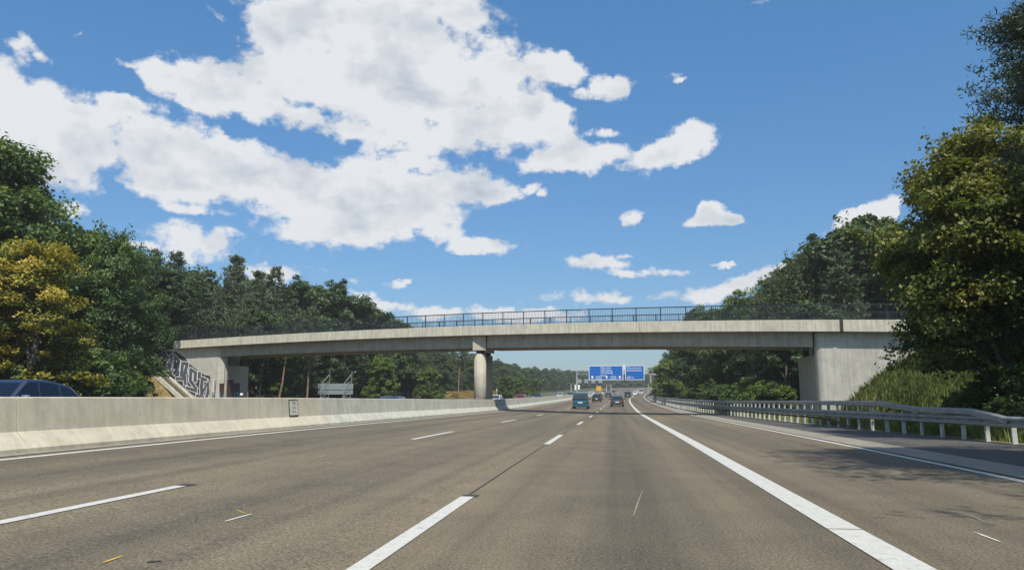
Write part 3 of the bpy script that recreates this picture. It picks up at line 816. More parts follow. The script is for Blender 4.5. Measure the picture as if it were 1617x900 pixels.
stairs()

# ------------------------------------------------------------------ guard rail on the right
def guardrail():
    root = empty('guard_rail', (railx(40), 40, 0), 0, 'galvanised steel guard rail with second upper beam along the right shoulder', 'guard rail')
    off = Vector(root.location)
    def rp(y, dx, z): return Vector(P(railx(y) + dx, y, z)) - off
    wprof = [(0, .44), (-.03, .46), (-.08, .475), (-.08, .53), (-.02, .565), (-.02, .60), (-.08, .635), (-.08, .69), (-.03, .71), (0, .74), (.012, .74), (-.018, .70), (-.066, .685), (-.066, .64), (-.006, .605), (-.006, .56), (-.066, .525), (-.066, .48), (-.018, .465), (.012, .44)]
    # beam lengths overlap like real ones
    y = -8.0; i = 0
    while y < 320:
        ln = 4.0 if y < 140 else 12.0
        m = MB()
        m.loft([[rp(yy, a - .06 + (.003 if i % 2 else 0), b) for a, b in wprof] for yy in (y - .1, y + ln * .5, y + ln)])
        m.build('beam', M_STEEL, root); y += ln; i += 1
    # upper box beam, dropping in two bends to the lower one
    path = [(22.6, .70), (24.6, .93), (28.3, .96), (31.0, 1.14), (36, 1.15)]
    yy = 40
    while yy < 320: path.append((yy, 1.15)); yy += 4 if yy < 140 else 12
    bprof = [(-.05, -.19), (-.13, -.17), (-.13, -.02), (-.10, .0), (.06, .0), (.06, -.17)]
    for a, b in zip(path[:-1], path[1:]):
        m = MB(); m.loft([[rp(q[0], dx, q[1] + dz) for dx, dz in bprof] for q in (a, (b[0] + .03, b[1]))]); m.build('upper_beam', M_STEEL, root)
    # tension tube that dives to the ground
    m = MB(); m.tube([rp(y_, -.05, z_) for y_, z_ in ((33.5, .0), (35.0, .18), (37.5, .34), (41, .37), (60, .38), (78, .38))], .045); m.build('lower_tube', M_SEAM, root)
    # posts: C-sections, alternately turned
    def cpost(h):
        m = MB(); t = .008
        m.box((-.06, -.03, -.2), (.06, -.03 + t, h)); m.box((-.06, -.03 + t, -.2), (-.06 + t, .03, h)); m.box((.06 - t, -.03 + t, -.2), (.06, .03, h))
        me = m.mesh('post'); me.materials.append(M_POST); return me
    lo, hi = cpost(.72), cpost(1.1)
    y = -4.0; k = 0
    while y < 300:
        o = link('post', hi if y > 31.3 else lo, root)
        o.location = rp(y, .03, 0)
        o.rotation_euler = (0, random.uniform(-.015, .015), random.uniform(-.2, .2) + (R(38) if k % 5 in (3, 4) else 0))
        y += 1.33 if y < 150 else 4.0; k += 1
    # splice bolts
    bm_ = MB().tube([(-.02, 0, 0), (.0, 0, 0)], .018, 6).mesh('bolt'); bm_.materials.append(M_SEAM)
    for j in range(12, 40):
        y = j * 1.33
        o = link('bolt', bm_, root); o.location = rp(y, -.085, .585)
guardrail()

# ------------------------------------------------------------------ trees
def leaf_quads(cen, size, upbias=.6, elong=1.0, r=rng, outward=None):
    n = len(cen)
    nrm = r.normal(size=(n, 3)); nrm[:, 2] = np.abs(nrm[:, 2]) + upbias
    if outward is not None: nrm += outward * .8
    nrm /= np.linalg.norm(nrm, axis=1)[:, None]
    a = r.normal(size=(n, 3)); t = np.cross(nrm, a); t /= np.linalg.norm(t, axis=1)[:, None]
    b = np.cross(nrm, t)
    s = size * r.uniform(.65, 1.3, size=(n, 1))
    sag = nrm * s * .18
    v = np.stack([cen - t * s * .5 * elong, cen - b * s * .38 - sag * 0, cen + t * s * .5 * elong - sag, cen + b * s * .38], 1)
    return v.reshape(-1, 3)
def limb(m, a, b, r0, r1, seg=6, bend=.1, r=rng):
    a = np.array(a, float); b = np.array(b, float); L_ = np.linalg.norm(b - a)
    mid = (a + b) / 2 + r.normal(size=3) * L_ * bend; mid[2] += L_ * .06
    q1 = a * .25 + mid * .5 + b * .25
    m.tube([a, (a + mid) / 2, q1, (b + mid) / 2, b], [r0, r0 * .8 + r1 * .2, (r0 + r1) / 2, r0 * .25 + r1 * .75, r1], seg)
def broadleaf(name, seed, H, Rr, base, nclump, nleaf, lsize, mat, shape=1.0, bare=0, cs=.1):
    """returns trunk mesh, crown mesh: clumps of leaves at branch ends around limbs"""
    r = np.random.default_rng(seed)
    m = MB(); tr = H * .021 + .05
    top = H * .72
    pts = []; p = np.array([0, 0, -.3]); 
    for k in range(7):
        pts.append(p.copy()); p = p + np.array([r.normal() * .12, r.normal() * .12, (top + .3) / 6])
    m.tube(pts, [tr * (1.25 if k == 0 else 1 - .82 * k / 6) for k in range(7)], 8)
    pts = np.array(pts)
    # uneven envelope: several lobes
    nl = 10
    lobes = []
    for k in range(nl):
        a = r.uniform(0, 2 * math.pi); hh = base + (H - base) * r.uniform(.12, .93)
        t = (hh - base) / (H - base); w = Rr * math.sin(math.pi * min(.97, max(.12, t * .86 + .12))) ** .7
        lobes.append((a, hh, w * r.uniform(.45, .75), Rr * r.uniform(.38, .6)))
    lobes.append((0, H - Rr * .35, 0, Rr * .38)); lobes.append((0, (H + base) / 2, 0, Rr * .75)); lobes.append((1, base + (H - base) * .7, .3, Rr * .6))
    cl = []
    per = max(1, nclump // len(lobes))
    for (a, hh, w, rad) in lobes:
        c = np.array([math.cos(a) * w, math.sin(a) * w, hh])
        j = min(6, max(1, int(hh / top * 5)))
        limb(m, pts[max(1, j - 1)], c + np.array([0, 0, -rad * .2]), tr * .42, tr * .1, 6, .08, r)
        for k in range(per):
            d = r.normal(size=3); d /= np.linalg.norm(d)
            if d[2] < -.35: d[2] *= .4
            q = c + d * rad * r.uniform(.55, 1.12) * np.array([1, 1, .85])
            q[2] = max(q[2], base * .8)
            cl.append((q, d))
            if k % 3 == 0: limb(m, c, q, tr * .12, tr * .03, 4, .1, r)
    V_, var = [], []
    for q, d in cl:
        nn = int(nleaf * r.uniform(.5, 1.5)); rad = Rr * .145 * r.uniform(.7, 1.5)
        e = r.normal(size=(nn, 3)); e /= np.linalg.norm(e, axis=1)[:, None]
        e *= r.uniform(.25, 1, size=(nn, 1)) ** .5
        sc = np.array([rad, rad, rad * .55]); pos = q + e * sc + r.normal(size=(nn, 3)) * rad * .12
        pos[:, 2] -= (e[:, 0] ** 2 + e[:, 1] ** 2) * rad * .25
        V_.append(leaf_quads(pos, lsize, .5, 1.1, r, np.tile(d, (nn, 1))))
        hv = (q[2] - base) / (H - base)
        var.append(np.clip(r.normal(.42 + .3 * (hv - .5), cs) + r.normal(0, .13, nn), 0, 1))  # higher clumps get lighter tones: sunlit tops painted into the leaf colour
    # stray twigs beyond the outline
    for k in range(bare):
        q, d = cl[r.integers(len(cl))]; d = d / np.linalg.norm(d); e = q + d * Rr * .3
        limb(m, q, e, tr * .08, tr * .02, 4, .1, r)
        nn = nleaf // 2; pos = q + (e - q) * r.uniform(.2, 1.1, size=(nn, 1)) + r.normal(size=(nn, 3)) * Rr * .05
        V_.append(leaf_quads(pos, lsize, .5, 1.1, r)); var.append(np.clip(r.normal(.45, .14, nn), 0, 1))
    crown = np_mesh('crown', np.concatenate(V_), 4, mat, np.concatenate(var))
    tm = m.mesh('trunk'); tm.materials.append(M_BARKD); tm.shade_smooth()
    return tm, crown
def pine(seed, H, Rr, base, mat, nwh, ntuft, lsize, barkm, open_=0.0, nn=9, jit=.3):
    r = np.random.default_rng(seed)
    m = MB(); tr = .011 * H + .05
    pts = []; lean = r.normal(size=2) * .03
    for k in range(9):
        z = -.3 + (H + .1) * k / 8
        pts.append(np.array([lean[0] * z + r.normal() * .05, lean[1] * z + r.normal() * .05, z]))
    m.tube(pts, [tr * (1.15 if k == 0 else (1 - .9 * k / 8)) for k in range(9)], 8)
    pts = np.array(pts)
    axis = lambda z: np.array([np.interp(z, pts[:, 2], pts[:, 0]), np.interp(z, pts[:, 2], pts[:, 1]), z])
    V_, var = [], []
    for w in range(nwh):
        t = (w + r.uniform(-.3, .3)) / nwh; z = base + (H - base) * max(0, t)
        prof = (1 - t) ** .75 * min(1, .45 + t * 2.2)
        nb = r.integers(4, 7)
        for b_ in range(nb):
            if r.random() < open_: continue
            a = r.uniform(0, 2 * math.pi); L_ = Rr * prof * r.uniform(.6, 1.25) + .25
            a0 = axis(z); rise = r.uniform(.0, .35) + .35 * t
            tip = a0 + np.array([math.cos(a) * L_, math.sin(a) * L_, L_ * rise])
            limb(m, a0, tip, tr * .22 * (1 - t * .6), .012, 4, .06, r)
            for k in range(int(ntuft * (0.5 + L_ / Rr))):
                s = r.uniform(.35, 1.08)
                q = a0 + (tip - a0) * s + np.array([0, 0, .08 * L_])
                q = q + r.normal(size=3) * np.array([.16, .16, .07]) * L_ * (.5 + .6 * s)
                rad = lsize * 1.1
                e = r.normal(size=(nn, 3)); e[:, 2] = np.abs(e[:, 2]) * .8 + .1; e /= np.linalg.norm(e, axis=1)[:, None]
                side = np.cross(e, r.normal(size=(nn, 3))); side /= np.linalg.norm(side, axis=1)[:, None]
                ln = rad * r.uniform(.7, 1.25, size=(nn, 1)); wd = rad * .17
                base_p = q + r.normal(size=(nn, 3)) * rad * jit * np.array([1, 1, .6])
                v = np.stack([base_p - side * wd, base_p + side * wd, base_p + e * ln + side * wd * .2, base_p + e * ln - side * wd * .2], 1)
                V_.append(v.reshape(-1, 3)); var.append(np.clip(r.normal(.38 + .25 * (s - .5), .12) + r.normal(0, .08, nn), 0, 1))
    # leader
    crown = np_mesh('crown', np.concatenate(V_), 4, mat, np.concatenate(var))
    tm = m.mesh('trunk'); tm.materials.append(barkm); tm.shade_smooth()
    return tm, crown
def birch(seed, H, Rr, base, mat, n):
    r = np.random.default_rng(seed); m = MB()
    pts = [np.array([r.normal() * .1, r.normal() * .1, -.3 + (H) * k / 7]) for k in range(8)]
    m.tube(pts, [.16 * (1 - .85 * k / 7) for k in range(8)], 8); pts = np.array(pts)
    V_, var = [], []
    for k in range(n):
        t = r.uniform(.0, 1) ** .8; z = base + (H - base) * t; a = r.uniform(0, 2 * math.pi)
        L_ = Rr * (math.sin(math.pi * (t * .8 + .18))) ** .8 * r.uniform(.5, 1.1)
        a0 = np.array([0, 0, z * .9]); tip = np.array([math.cos(a) * L_, math.sin(a) * L_, z])
        if k % 2 == 0: limb(m, a0, tip, .035, .008, 4, .1, r)
        for j in range(3):                        # hanging strands
            st = tip + r.normal(size=3) * .35; hl = r.uniform(.5, 1.8); nn = int(22 * hl)
            s = r.uniform(0, 1, size=(nn, 1)); pos = st + np.array([0, 0, -1]) * s * hl + r.normal(size=(nn, 3)) * .1
            V_.append(leaf_quads(pos, .13, .2, 1.2, r)); var.append(np.clip(r.normal(.5, .15) + r.normal(0, .1, nn), 0, 1))
    crown = np_mesh('crown', np.concatenate(V_), 4, mat, np.concatenate(var))
    tm = m.mesh('trunk'); tm.materials.append(M_BARKD); return tm, crown

# every kind of tree once (height 12 in its own measure unless noted)
PROTO = {}
def proto(k, fn): PROTO[k] = fn
bigm = broadleaf('m', 11, 12.6, 4.3, 1.6, 620, 150, .17, L_MAPLE, bare=22)
PR = {
    'maple': [bigm],
    'maple2': [broadleaf('m', 12, 12, 4.0, 1.2, 420, 110, .2, L_GREEN, bare=14)],
    'gold': [broadleaf('g', 21, 10, 3.6, 1.0, 440, 150, .15, L_GOLD, bare=6, cs=.2)],
    'near': [broadleaf('n', s, 12, 4.0, 1.0, 480, 130, .17, L_GREEN, bare=16) for s in (45, 46)],
    'oak': [broadleaf('o', s, 12, 4.2, 1.0, 380, 105, .22, L_GREEN, bare=14) for s in (31, 32)],
    'dark': [broadleaf('d', s, 12, 3.8, 1.2, 330, 85, .26, L_DARK, bare=8) for s in (41, 42, 43)],
    'pine': [pine(s, 13, 2.7, 2.2, L_PINE, 26, 6, .3, M_BARKP) for s in (51, 52, 53, 54)],
    'highpine': [pine(s, 15, 2.9, 6.5, L_PINE, 16, 9, .3, M_BARKP, .15) for s in (61, 62)],
    'bigpine': [pine(66, 15, 3.4, 6.5, L_PINED, 20, 30, .12, M_BARKP, .12, 44, 1.3)],
    'birch': [birch(71, 12, 3.0, 2.0, L_BIRCH, 190)],
    'light': [broadleaf('l', 81, 8, 3.0, .5, 300, 80, .2, L_LIGHT, bare=6)],
    'bush': [broadleaf('b', s, 3.2, 2.2, .15, 190, 70, .15, L_GREEN) for s in (91, 92)],
    'yellowbush': [broadleaf('b', 93, 3.0, 2.0, .15, 170, 70, .15, L_LIGHT)],
}
HEI = dict(maple=12.6, maple2=12, gold=10, near=12, bigpine=15, oak=12, dark=12, pine=13, highpine=15, birch=12, light=8, bush=3.2, yellowbush=3.0)
NM = dict(maple='maple_tree', maple2='broadleaf_tree', gold='golden_tree', near='broadleaf_tree', bigpine='pine_tree', oak='broadleaf_tree', dark='broadleaf_tree', pine='pine_tree', highpine='pine_tree', birch='birch_tree', light='young_tree', bush='bush', yellowbush='bush')
def tree(kind, X, Y, H, label, cat='tree', group=None, wide=1.0, var=None, rz=None, lean=0):
    vs = PR[kind]; tm, cr = vs[random.randrange(len(vs)) if var is None else var]
    z = land1(X, Y)
    e = empty(NM[kind], (X, Y, z - .05), random.uniform(0, 6.28) if rz is None else rz, label, cat, group)
    s = H / HEI[kind]; e.scale = (s * wide, s * wide, s)
    if lean: e.rotation_euler[1] = lean
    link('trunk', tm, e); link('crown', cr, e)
    return e
def tree_px(kind, px, topy, Y, label, **k):
    x, _, zt = at_y(px, topy, Y)
    return tree(kind, x, Y, zt - land1(x, Y), label, **k)

# right side near
tree_px('maple', 1562, 172, 31, 'tall maple with yellow-lit top leaves leaning over the right guard rail', wide=.92, rz=.6)
tree_px('maple', 1700, 190, 29, 'second yellow-green maple at the right edge of the picture, partly cut off', rz=3.2)
tree_px('maple2', 1575, 330, 35, 'green broadleaf tree standing behind the tall maple, hiding the bridge end', wide=.8)
tree_px('near', 1660, 330, 35, 'dark broadleaf tree in the shade behind the two maples', wide=1.1, var=0)
tree_px('bigpine', 1722, -170, 21, 'tall pine with dark needles reaching in at the top right corner', wide=.95, var=0, rz=2.0)
tree('bigpine', 11.7, 8.4, 15.5, 'tall pine beside the shoulder whose shadow falls across the right lane', wide=1.75, var=0)
for i, (px, ty, Y, k) in enumerate(((1515, 622, 33, 'yellowbush'), (1535, 615, 32, 'yellowbush'), (1565, 592, 33, 'bush'), (1610, 585, 30, 'bush'), (1665, 580, 27, 'bush'))):
    tree_px(k, px, ty, Y, ['small sunny yellow-green bush at the left foot of the maple', 'yellow-green bush just behind the bend of the guard rail', 'dark bush in the shade below the maple', 'dark bush at the right edge behind the guard rail', 'shaded bush beyond the right picture edge'][i], cat='bush', group='bushes under the maples')

# left side near
tree_px('near', -55, 215, 47, 'tall dark green tree cut off by the left picture edge', wide=1.15)
tree_px('near', 30, 268, 50, 'tall dark tree rising behind the golden tree', wide=1.0)
tree_px('oak', 120, 352, 60, 'broad green tree just right of the golden tree top', wide=.95, var=0)
tree_px('gold', 60, 384, 42, 'golden yellow tree at the left edge above the dark car', wide=1.12)
tree_px('gold', -35, 470, 41, 'low olive and gold tree cut off by the left edge', wide=1.2)
tree_px('near', 178, 376, 58, 'dense green tree left of the bridge end, above the dry bank', var=1, wide=.85)
tree_px('near', 204, 430, 62, 'lower green tree touching the left end of the bridge railing', var=0, wide=.85)
for i, (px, ty, Y, k) in enumerate(((30, 560, 47, 'bush'), (90, 565, 48, 'bush'), (140, 560, 50, 'bush'), (176, 590, 54, 'yellowbush'), (205, 602, 56, 'bush'), (-20, 570, 46, 'bush'), (60, 585, 43, 'bush'), (120, 590, 46, 'bush'), (165, 598, 50, 'yellowbush'))):
    tree_px(k, px, ty, Y, ('green bush at the foot of the trees, ' + ('left of the picture edge', 'behind the roof of the dark car', 'just right of the dark car', 'close to the dry bank')[0 if px < 0 else 1 if px < 100 else 2 if px < 170 else 3]), cat='bush', group='bushes behind the dark car', wide=1.2)

# forest left behind the bridge
SKL = np.array([(60, 360), (225, 405), (252, 396), (290, 402), (330, 432), (370, 404), (400, 425), (440, 424), (480, 447), (520, 448), (560, 466), (600, 490), (640, 505), (700, 530), (780, 561), (830, 565), (880, 573), (930, 583), (980, 590), (1010, 592)], float)
def px_of(X, Y, Z=1.22):
    v = np.array([X, Y, Z - CH]); d = v @ _f; return 808.5 + FPX * (v @ _r) / d, 450 - FPX * (v @ _u) / d
GL = 'mixed forest trees left of the motorway'
for (px, ty, Y, k, l) in (
    (252, 394, 96, 'pine', 'pointed pine at the left end of the forest, first above the railing'),
    (286, 400, 101, 'pine', 'slim pine with thin leader, second from the left above the railing'),
    (318, 432, 98, 'pine', 'low pine between the slim pine and the tall one'),
    (368, 404, 103, 'pine', 'tallest full pine above the left span of the bridge'),
    (404, 428, 108, 'pine', 'pine close right of the tallest one'),
    (440, 421, 112, 'pine', 'pine with flat layered top above the left span'),
    (482, 447, 118, 'dark', 'round dark tree right of the layered pine'),
    (520, 447, 124, 'dark', 'broad round-topped tree in the middle of the forest line'),
    (560, 468, 130, 'dark', 'tree on the falling forest line, left of the last ones above the railing'),
    (597, 489, 136, 'pine', 'last pointed pine rising above the railing'),
    (628, 505, 142, 'dark', 'low tree whose top just clears the railing')):
    tree_px(k, px, ty, Y, l, group=GL, wide=.88 if k == 'pine' else 1.05)
random.seed(5)
LBL = dict(pine='dark pine behind the left span', dark='dark leafy tree behind the left span', oak='green leafy tree behind the left span')
def zone(px):
    for lim, w in ((300, 'above the graffiti wall'), (345, 'behind the left abutment'), (420, 'above the left abutment railing'), (480, 'left of the grey sign back'), (540, 'straight above the grey sign back'), (590, 'right of the grey sign back'), (660, 'midway to the pier'), (745, 'beside the pier'), (800, 'right of the pier'),
                   (860, 'above the golden bank'), (930, 'beyond the teal van'), (1040, 'by the blue signs'), (1080, 'by the right gantry post'), (1130, 'right of the gantry'), (1190, 'under the middle of the right span'), (1250, 'beneath the birches'), (1300, 'by the right abutment'), (1360, 'above the right wing wall')):
        if px < lim: return w
    return 'behind the maple'
def forest_row(xr, y0, y1, step, sk, kinds, frac, jit, lbl, grp, wide=1.15):
    y = y0
    while y < y1:
        X = xr + random.uniform(-jit, jit) + float(cx(y)); Y = y + random.uniform(-1, 1)
        px, _ = px_of(X, Y)
        ty = float(np.interp(px, sk[:, 0], sk[:, 1])) + random.uniform(0, 10) * 90 / y
        h = (at_y(px, ty, Y)[2] - land1(X, Y)) * (frac + random.uniform(-.05, .02))
        k = random.choice(kinds)
        row = 'front row' if abs(xr) in (44.5, 17.5) else 'second row' if abs(xr) in (51, 23) else 'back row'
        tree(k, X, Y, max(4, h), '%s, %s, %s' % (lbl[k], row, zone(px)), group=grp, wide=wide * random.uniform(.9, 1.2))
        y += step * (1 + y / 250)
forest_row(-51, 80, 330, 5.6, SKL, ['pine', 'pine', 'dark'], .88, 1.5, LBL, GL)
forest_row(-57, 84, 200, 7.5, SKL, ['pine', 'pine', 'dark'], .9, 2, LBL, GL)
forest_row(-44.5, 92, 340, 5.0, SKL, ['oak', 'dark', 'dark', 'pine'], .72, 1.0, LBL, GL, 1.0)
forest_row(-65, 88, 130, 8, SKL, ['pine', 'dark'], .92, 2, LBL, GL)
for i, (px, Y, ty, l) in enumerate(((447, 92, 470, .12), (428, 96, 480, .02), (398, 90, 470, 0.03), (388, 94, 460, 0), (490, 100, 480, .05), (724, 150, 520, 0))):
    tree_px('highpine', px, ty, Y, ['leaning pine with orange sunlit trunk under the bridge', 'slim pine stem left of the leaning orange one', 'straight pine stem near the abutment under the bridge', 'thin stem closest to the left abutment', 'thin bent stem left of the sign back', 'pale bare stem left of the bridge pier'][i], group='bare stems under the bridge', lean=l, wide=.8)
for i in range(16):
    px = 430 + i * 22; d = ray(px, 620); 
    Y = 95 + i * 8.5; X = d[0] / d[1] * Y
    tree(random.choice(['bush', 'yellowbush', 'bush']), X, Y, random.uniform(2.2, 3.6), 'green undergrowth bush behind the concrete barrier, ' + zone(px), cat='bush', group='undergrowth along the left forest', wide=1.3)
for i, (px, Y, ty) in enumerate(((600, 112, 560), (680, 128, 578), (800, 180, 590), (825, 200, 592), (845, 215, 596))):
    tree_px('light', px, ty, Y, ['lighter green conical tree between the sign back and the pier', 'yellow-green tree just left of the pier', 'bright green tree right of the pier', 'bright green tree beyond the golden bank', 'low bright tree farthest along the golden bank'][i], group='light green trees at the left forest edge')

# forest right behind the bridge
SKR = np.array([(960, 600), (1012, 598), (1022, 588), (1030, 560), (1048, 540), (1070, 520), (1095, 498), (1125, 478), (1160, 468), (1200, 472), (1225, 432), (1250, 408), (1290, 380), (1330, 358), (1380, 345), (1420, 348), (1500, 340), (1700, 320)], float)
GR = 'mixed forest trees right of the motorway'
for (px, ty, Y, k, l, w) in (
    (1262, 403, 84, 'birch', 'pale drooping birch above the right end of the bridge', 1.2),
    (1232, 440, 88, 'birch', 'smaller pale birch left of the big one above the railing', 1.0),
    (1310, 372, 86, 'dark', 'dark round tree right of the birch above the railing', 1.15),
    (1352, 350, 84, 'dark', 'tall dark tree top left of the maple, before a white cloud', 1.1),
    (1405, 347, 82, 'pine', 'dark pine with orange forked stem close to the maple', 1.3),
    (1440, 350, 78, 'dark', 'dark tree mostly hidden behind the maple', 1.2),
    (1110, 492, 118, 'oak', 'leafy green tree at the left end of the right forest, above the railing', .9),
    (1168, 467, 112, 'oak', 'yellow-green tree top standing over the railing right of the leafy one', 1.0),
    (1200, 478, 105, 'oak', 'green tree between the yellow-green one and the birches', .9),
    (1052, 568, 150, 'light', 'light green rounded tree by the road beside the gantry post', 1.1)):
    tree_px(k, px, ty, Y, l, group=GR, wide=w)
LBR = {k: v.replace('left span', 'right span') for k, v in LBL.items()}
forest_row(17.5, 72, 330, 5.0, SKR, ['dark', 'dark', 'oak'], .62, 1.0, LBR, GR, 1.05)
forest_row(23, 76, 300, 5.6, SKR, ['dark', 'dark', 'pine'], .9, 1.5, LBR, GR)
forest_row(32, 74, 180, 7, SKR, ['dark', 'pine'], .95, 2, LBR, GR)
forest_row(42, 74, 110, 7, SKR, ['dark', 'pine'], .97, 2, LBR, GR)
for i in range(14):
    Y = 70 + i * 7; X = railx(Y) + cx(Y) + 4.8 + random.uniform(0, 1.2)
    tree(random.choice(['bush', 'bush', 'yellowbush']), X, Y, random.uniform(1.8, 3.2), 'dark bush behind the right guard rail, ' + zone(px_of(X, Y)[0]), cat='bush', group='bushes along the right forest', wide=1.2)

# far wood: one mass beyond the individual trees
def far_wood():
    r = np.random.default_rng(99); V_, var = [], []
    spots = []
    for k in range(1500):
        Y = r.uniform(330, 720); side = r.random()
        c0 = float(cx(Y))
        if side < .3: X = c0 - 44 - abs(r.normal()) * 22
        elif side < .5: X = c0 + 15 + abs(r.normal()) * 25
        else: Y = r.uniform(630, 700); X = r.uniform(-90, 170) 
        spots.append((X, Y))
    for X, Y in spots:
        hgt = r.uniform(8, 12.5); b0 = land1(X, Y); rad = r.uniform(2.4, 3.8)
        nn = 150
        e = r.normal(size=(nn, 3)); e /= np.linalg.norm(e, axis=1)[:, None]
        t = r.uniform(0, 1, nn); pr = np.sin(math.pi * np.clip(t * .8 + .18, 0, 1)) ** .6
        pos = np.stack([X + e[:, 0] * rad * pr, Y + e[:, 1] * rad * pr, b0 + 1 + t * (hgt - 1)], 1)
        V_.append(leaf_quads(pos, 1.15, .5, 1.0, r)); var.append(np.clip(r.normal(.45, .12) + r.normal(0, .1, nn), 0, 1))
    me = np_mesh('far_wood', np.concatenate(V_), 4, L_DARK, np.concatenate(var))
    tag(link('far_wood', me), 'dense far wood closing the view beyond the gantries', 'wood', kind='stuff')
far_wood()

# ------------------------------------------------------------------ grass
def blades(name, pts, hmin, hmax, w, mat, label, cat, lean=.35):
    r = np.random.default_rng(len(pts)); n = len(pts)
    a = r.uniform(0, 2 * math.pi, n); h = r.uniform(hmin, hmax, n)
    d = np.stack([np.cos(a), np.sin(a), 0 * a], 1); s = np.stack([-np.sin(a), np.cos(a), 0 * a], 1)
    h = h[:, None]; tip = pts + d * h * lean * r.uniform(.2, 1.2, (n, 1)) + np.array([0, 0, 1]) * h
    mid = pts + d * h * lean * .15 + np.array([0, 0, .5]) * h
    v = np.stack([pts - s * w, pts + s * w, mid + s * w * .8, tip, mid - s * w * .8], 1).reshape(-1, 3)
    cl = .5 + .25 * np.sin(pts[:, 0] * 1.3 + pts[:, 1] * .7) * np.sin(pts[:, 1] * 1.1) + r.normal(0, .18, n)
    me = np_mesh(name, v, 5, mat, np.clip(cl, 0, 1)); return tag(link(name, me), label, cat, kind='stuff')
def scatter(n, x0, x1, y0, y1, cond=None, r=np.random.default_rng(3)):
    x = r.uniform(x0, x1, n); y = r.uniform(y0, y1, n)
    if cond is not None: k = cond(x, y); x, y = x[k], y[k]
    return np.stack([x, y, land(x, y) - .03], 1)
rx_v = np.vectorize(railx)
pts = scatter(260000, 14, 29, 33, 62.5, lambda x, y: (land(x, y) > .25) & (y < 63.0 - .35 * x) & (x > rx_v(y) + 2.5))
blades('tall_grass', pts, .25, .8, .009, L_GRASS, 'tall sunlit green grass on the bank in front of the right abutment', 'grass')
pts = scatter(110000, 8.5, 16, 12, 110, lambda x, y: (x - cx(y) > rx_v(y) + .3) & (x - cx(y) < rx_v(y) + 4.2) & ~((y > 57) & (y < 66) & (x > 13.5)))
blades('verge_grass', pts, .15, .5, .012, L_GRASS, 'rough green grass growing along the foot of the guard rail', 'grass')
pts = scatter(50000, -62, -43, 48, 84, lambda x, y: (land(x, y) > .5) & (y < 63 - .35 * x - 1.6))
blades('dry_bank_grass', pts, .1, .35, .02, L_DRY, 'short straw-coloured grass on the bank below the left stairway', 'grass')
pts = scatter(60000, -60, -40, 84, 104, lambda x, y: (y > 70.2 - .35 * x) & (land(x, y) > .22))
blades('golden_grass', pts, .3, .8, .03, L_DRY, 'golden dry grass on the bank behind the left abutment', 'grass')
pts = scatter(40000, -40, -32, 95, 330, lambda x, y: (x - cx(y) < -32.5))
blades('roadside_grass', pts, .4, .9, .04, L_LIGHT, 'green weeds between the far carriageway and the left forest', 'grass')
def bank(y0, y1):
    r = np.random.default_rng(8); n = 26000
    y = r.uniform(y0, y1, n); t = r.uniform(0, 1, n); x = -34 - 5 * t + cx(y)
    z = hz(y) + .1 + 1.5 * t
    return np.stack([x, y, z], 1)
m = MB(); ys = [168 + 6 * i for i in range(13)]
for y in ys:
    h_ = 1.5 * math.sin(math.pi * min(1, max(0, (y - 166) / 76))) ** .5
    m.v += [(-33.8 + float(cx(y)), y, float(hz(y)) + .1), (-39 + float(cx(y)), y, float(hz(y)) + .1 + h_), (-46 + float(cx(y)), y, float(hz(y)) + .1 + h_), (-52 + float(cx(y)), y, float(hz(y)) + .0)]
for i in range(len(ys) - 1):
    for j in range(3): a = 4 * i + j; m.f.append((a, a + 1, a + 5, a + 4))
tag(m.build('golden_bank', M_DRYG, flat_normals=True), kind='structure')
blades('bank_grass', bank(172, 236), .2, .7, .06, L_DRY, 'golden grass on the low bank right of the bridge pier', 'grass')

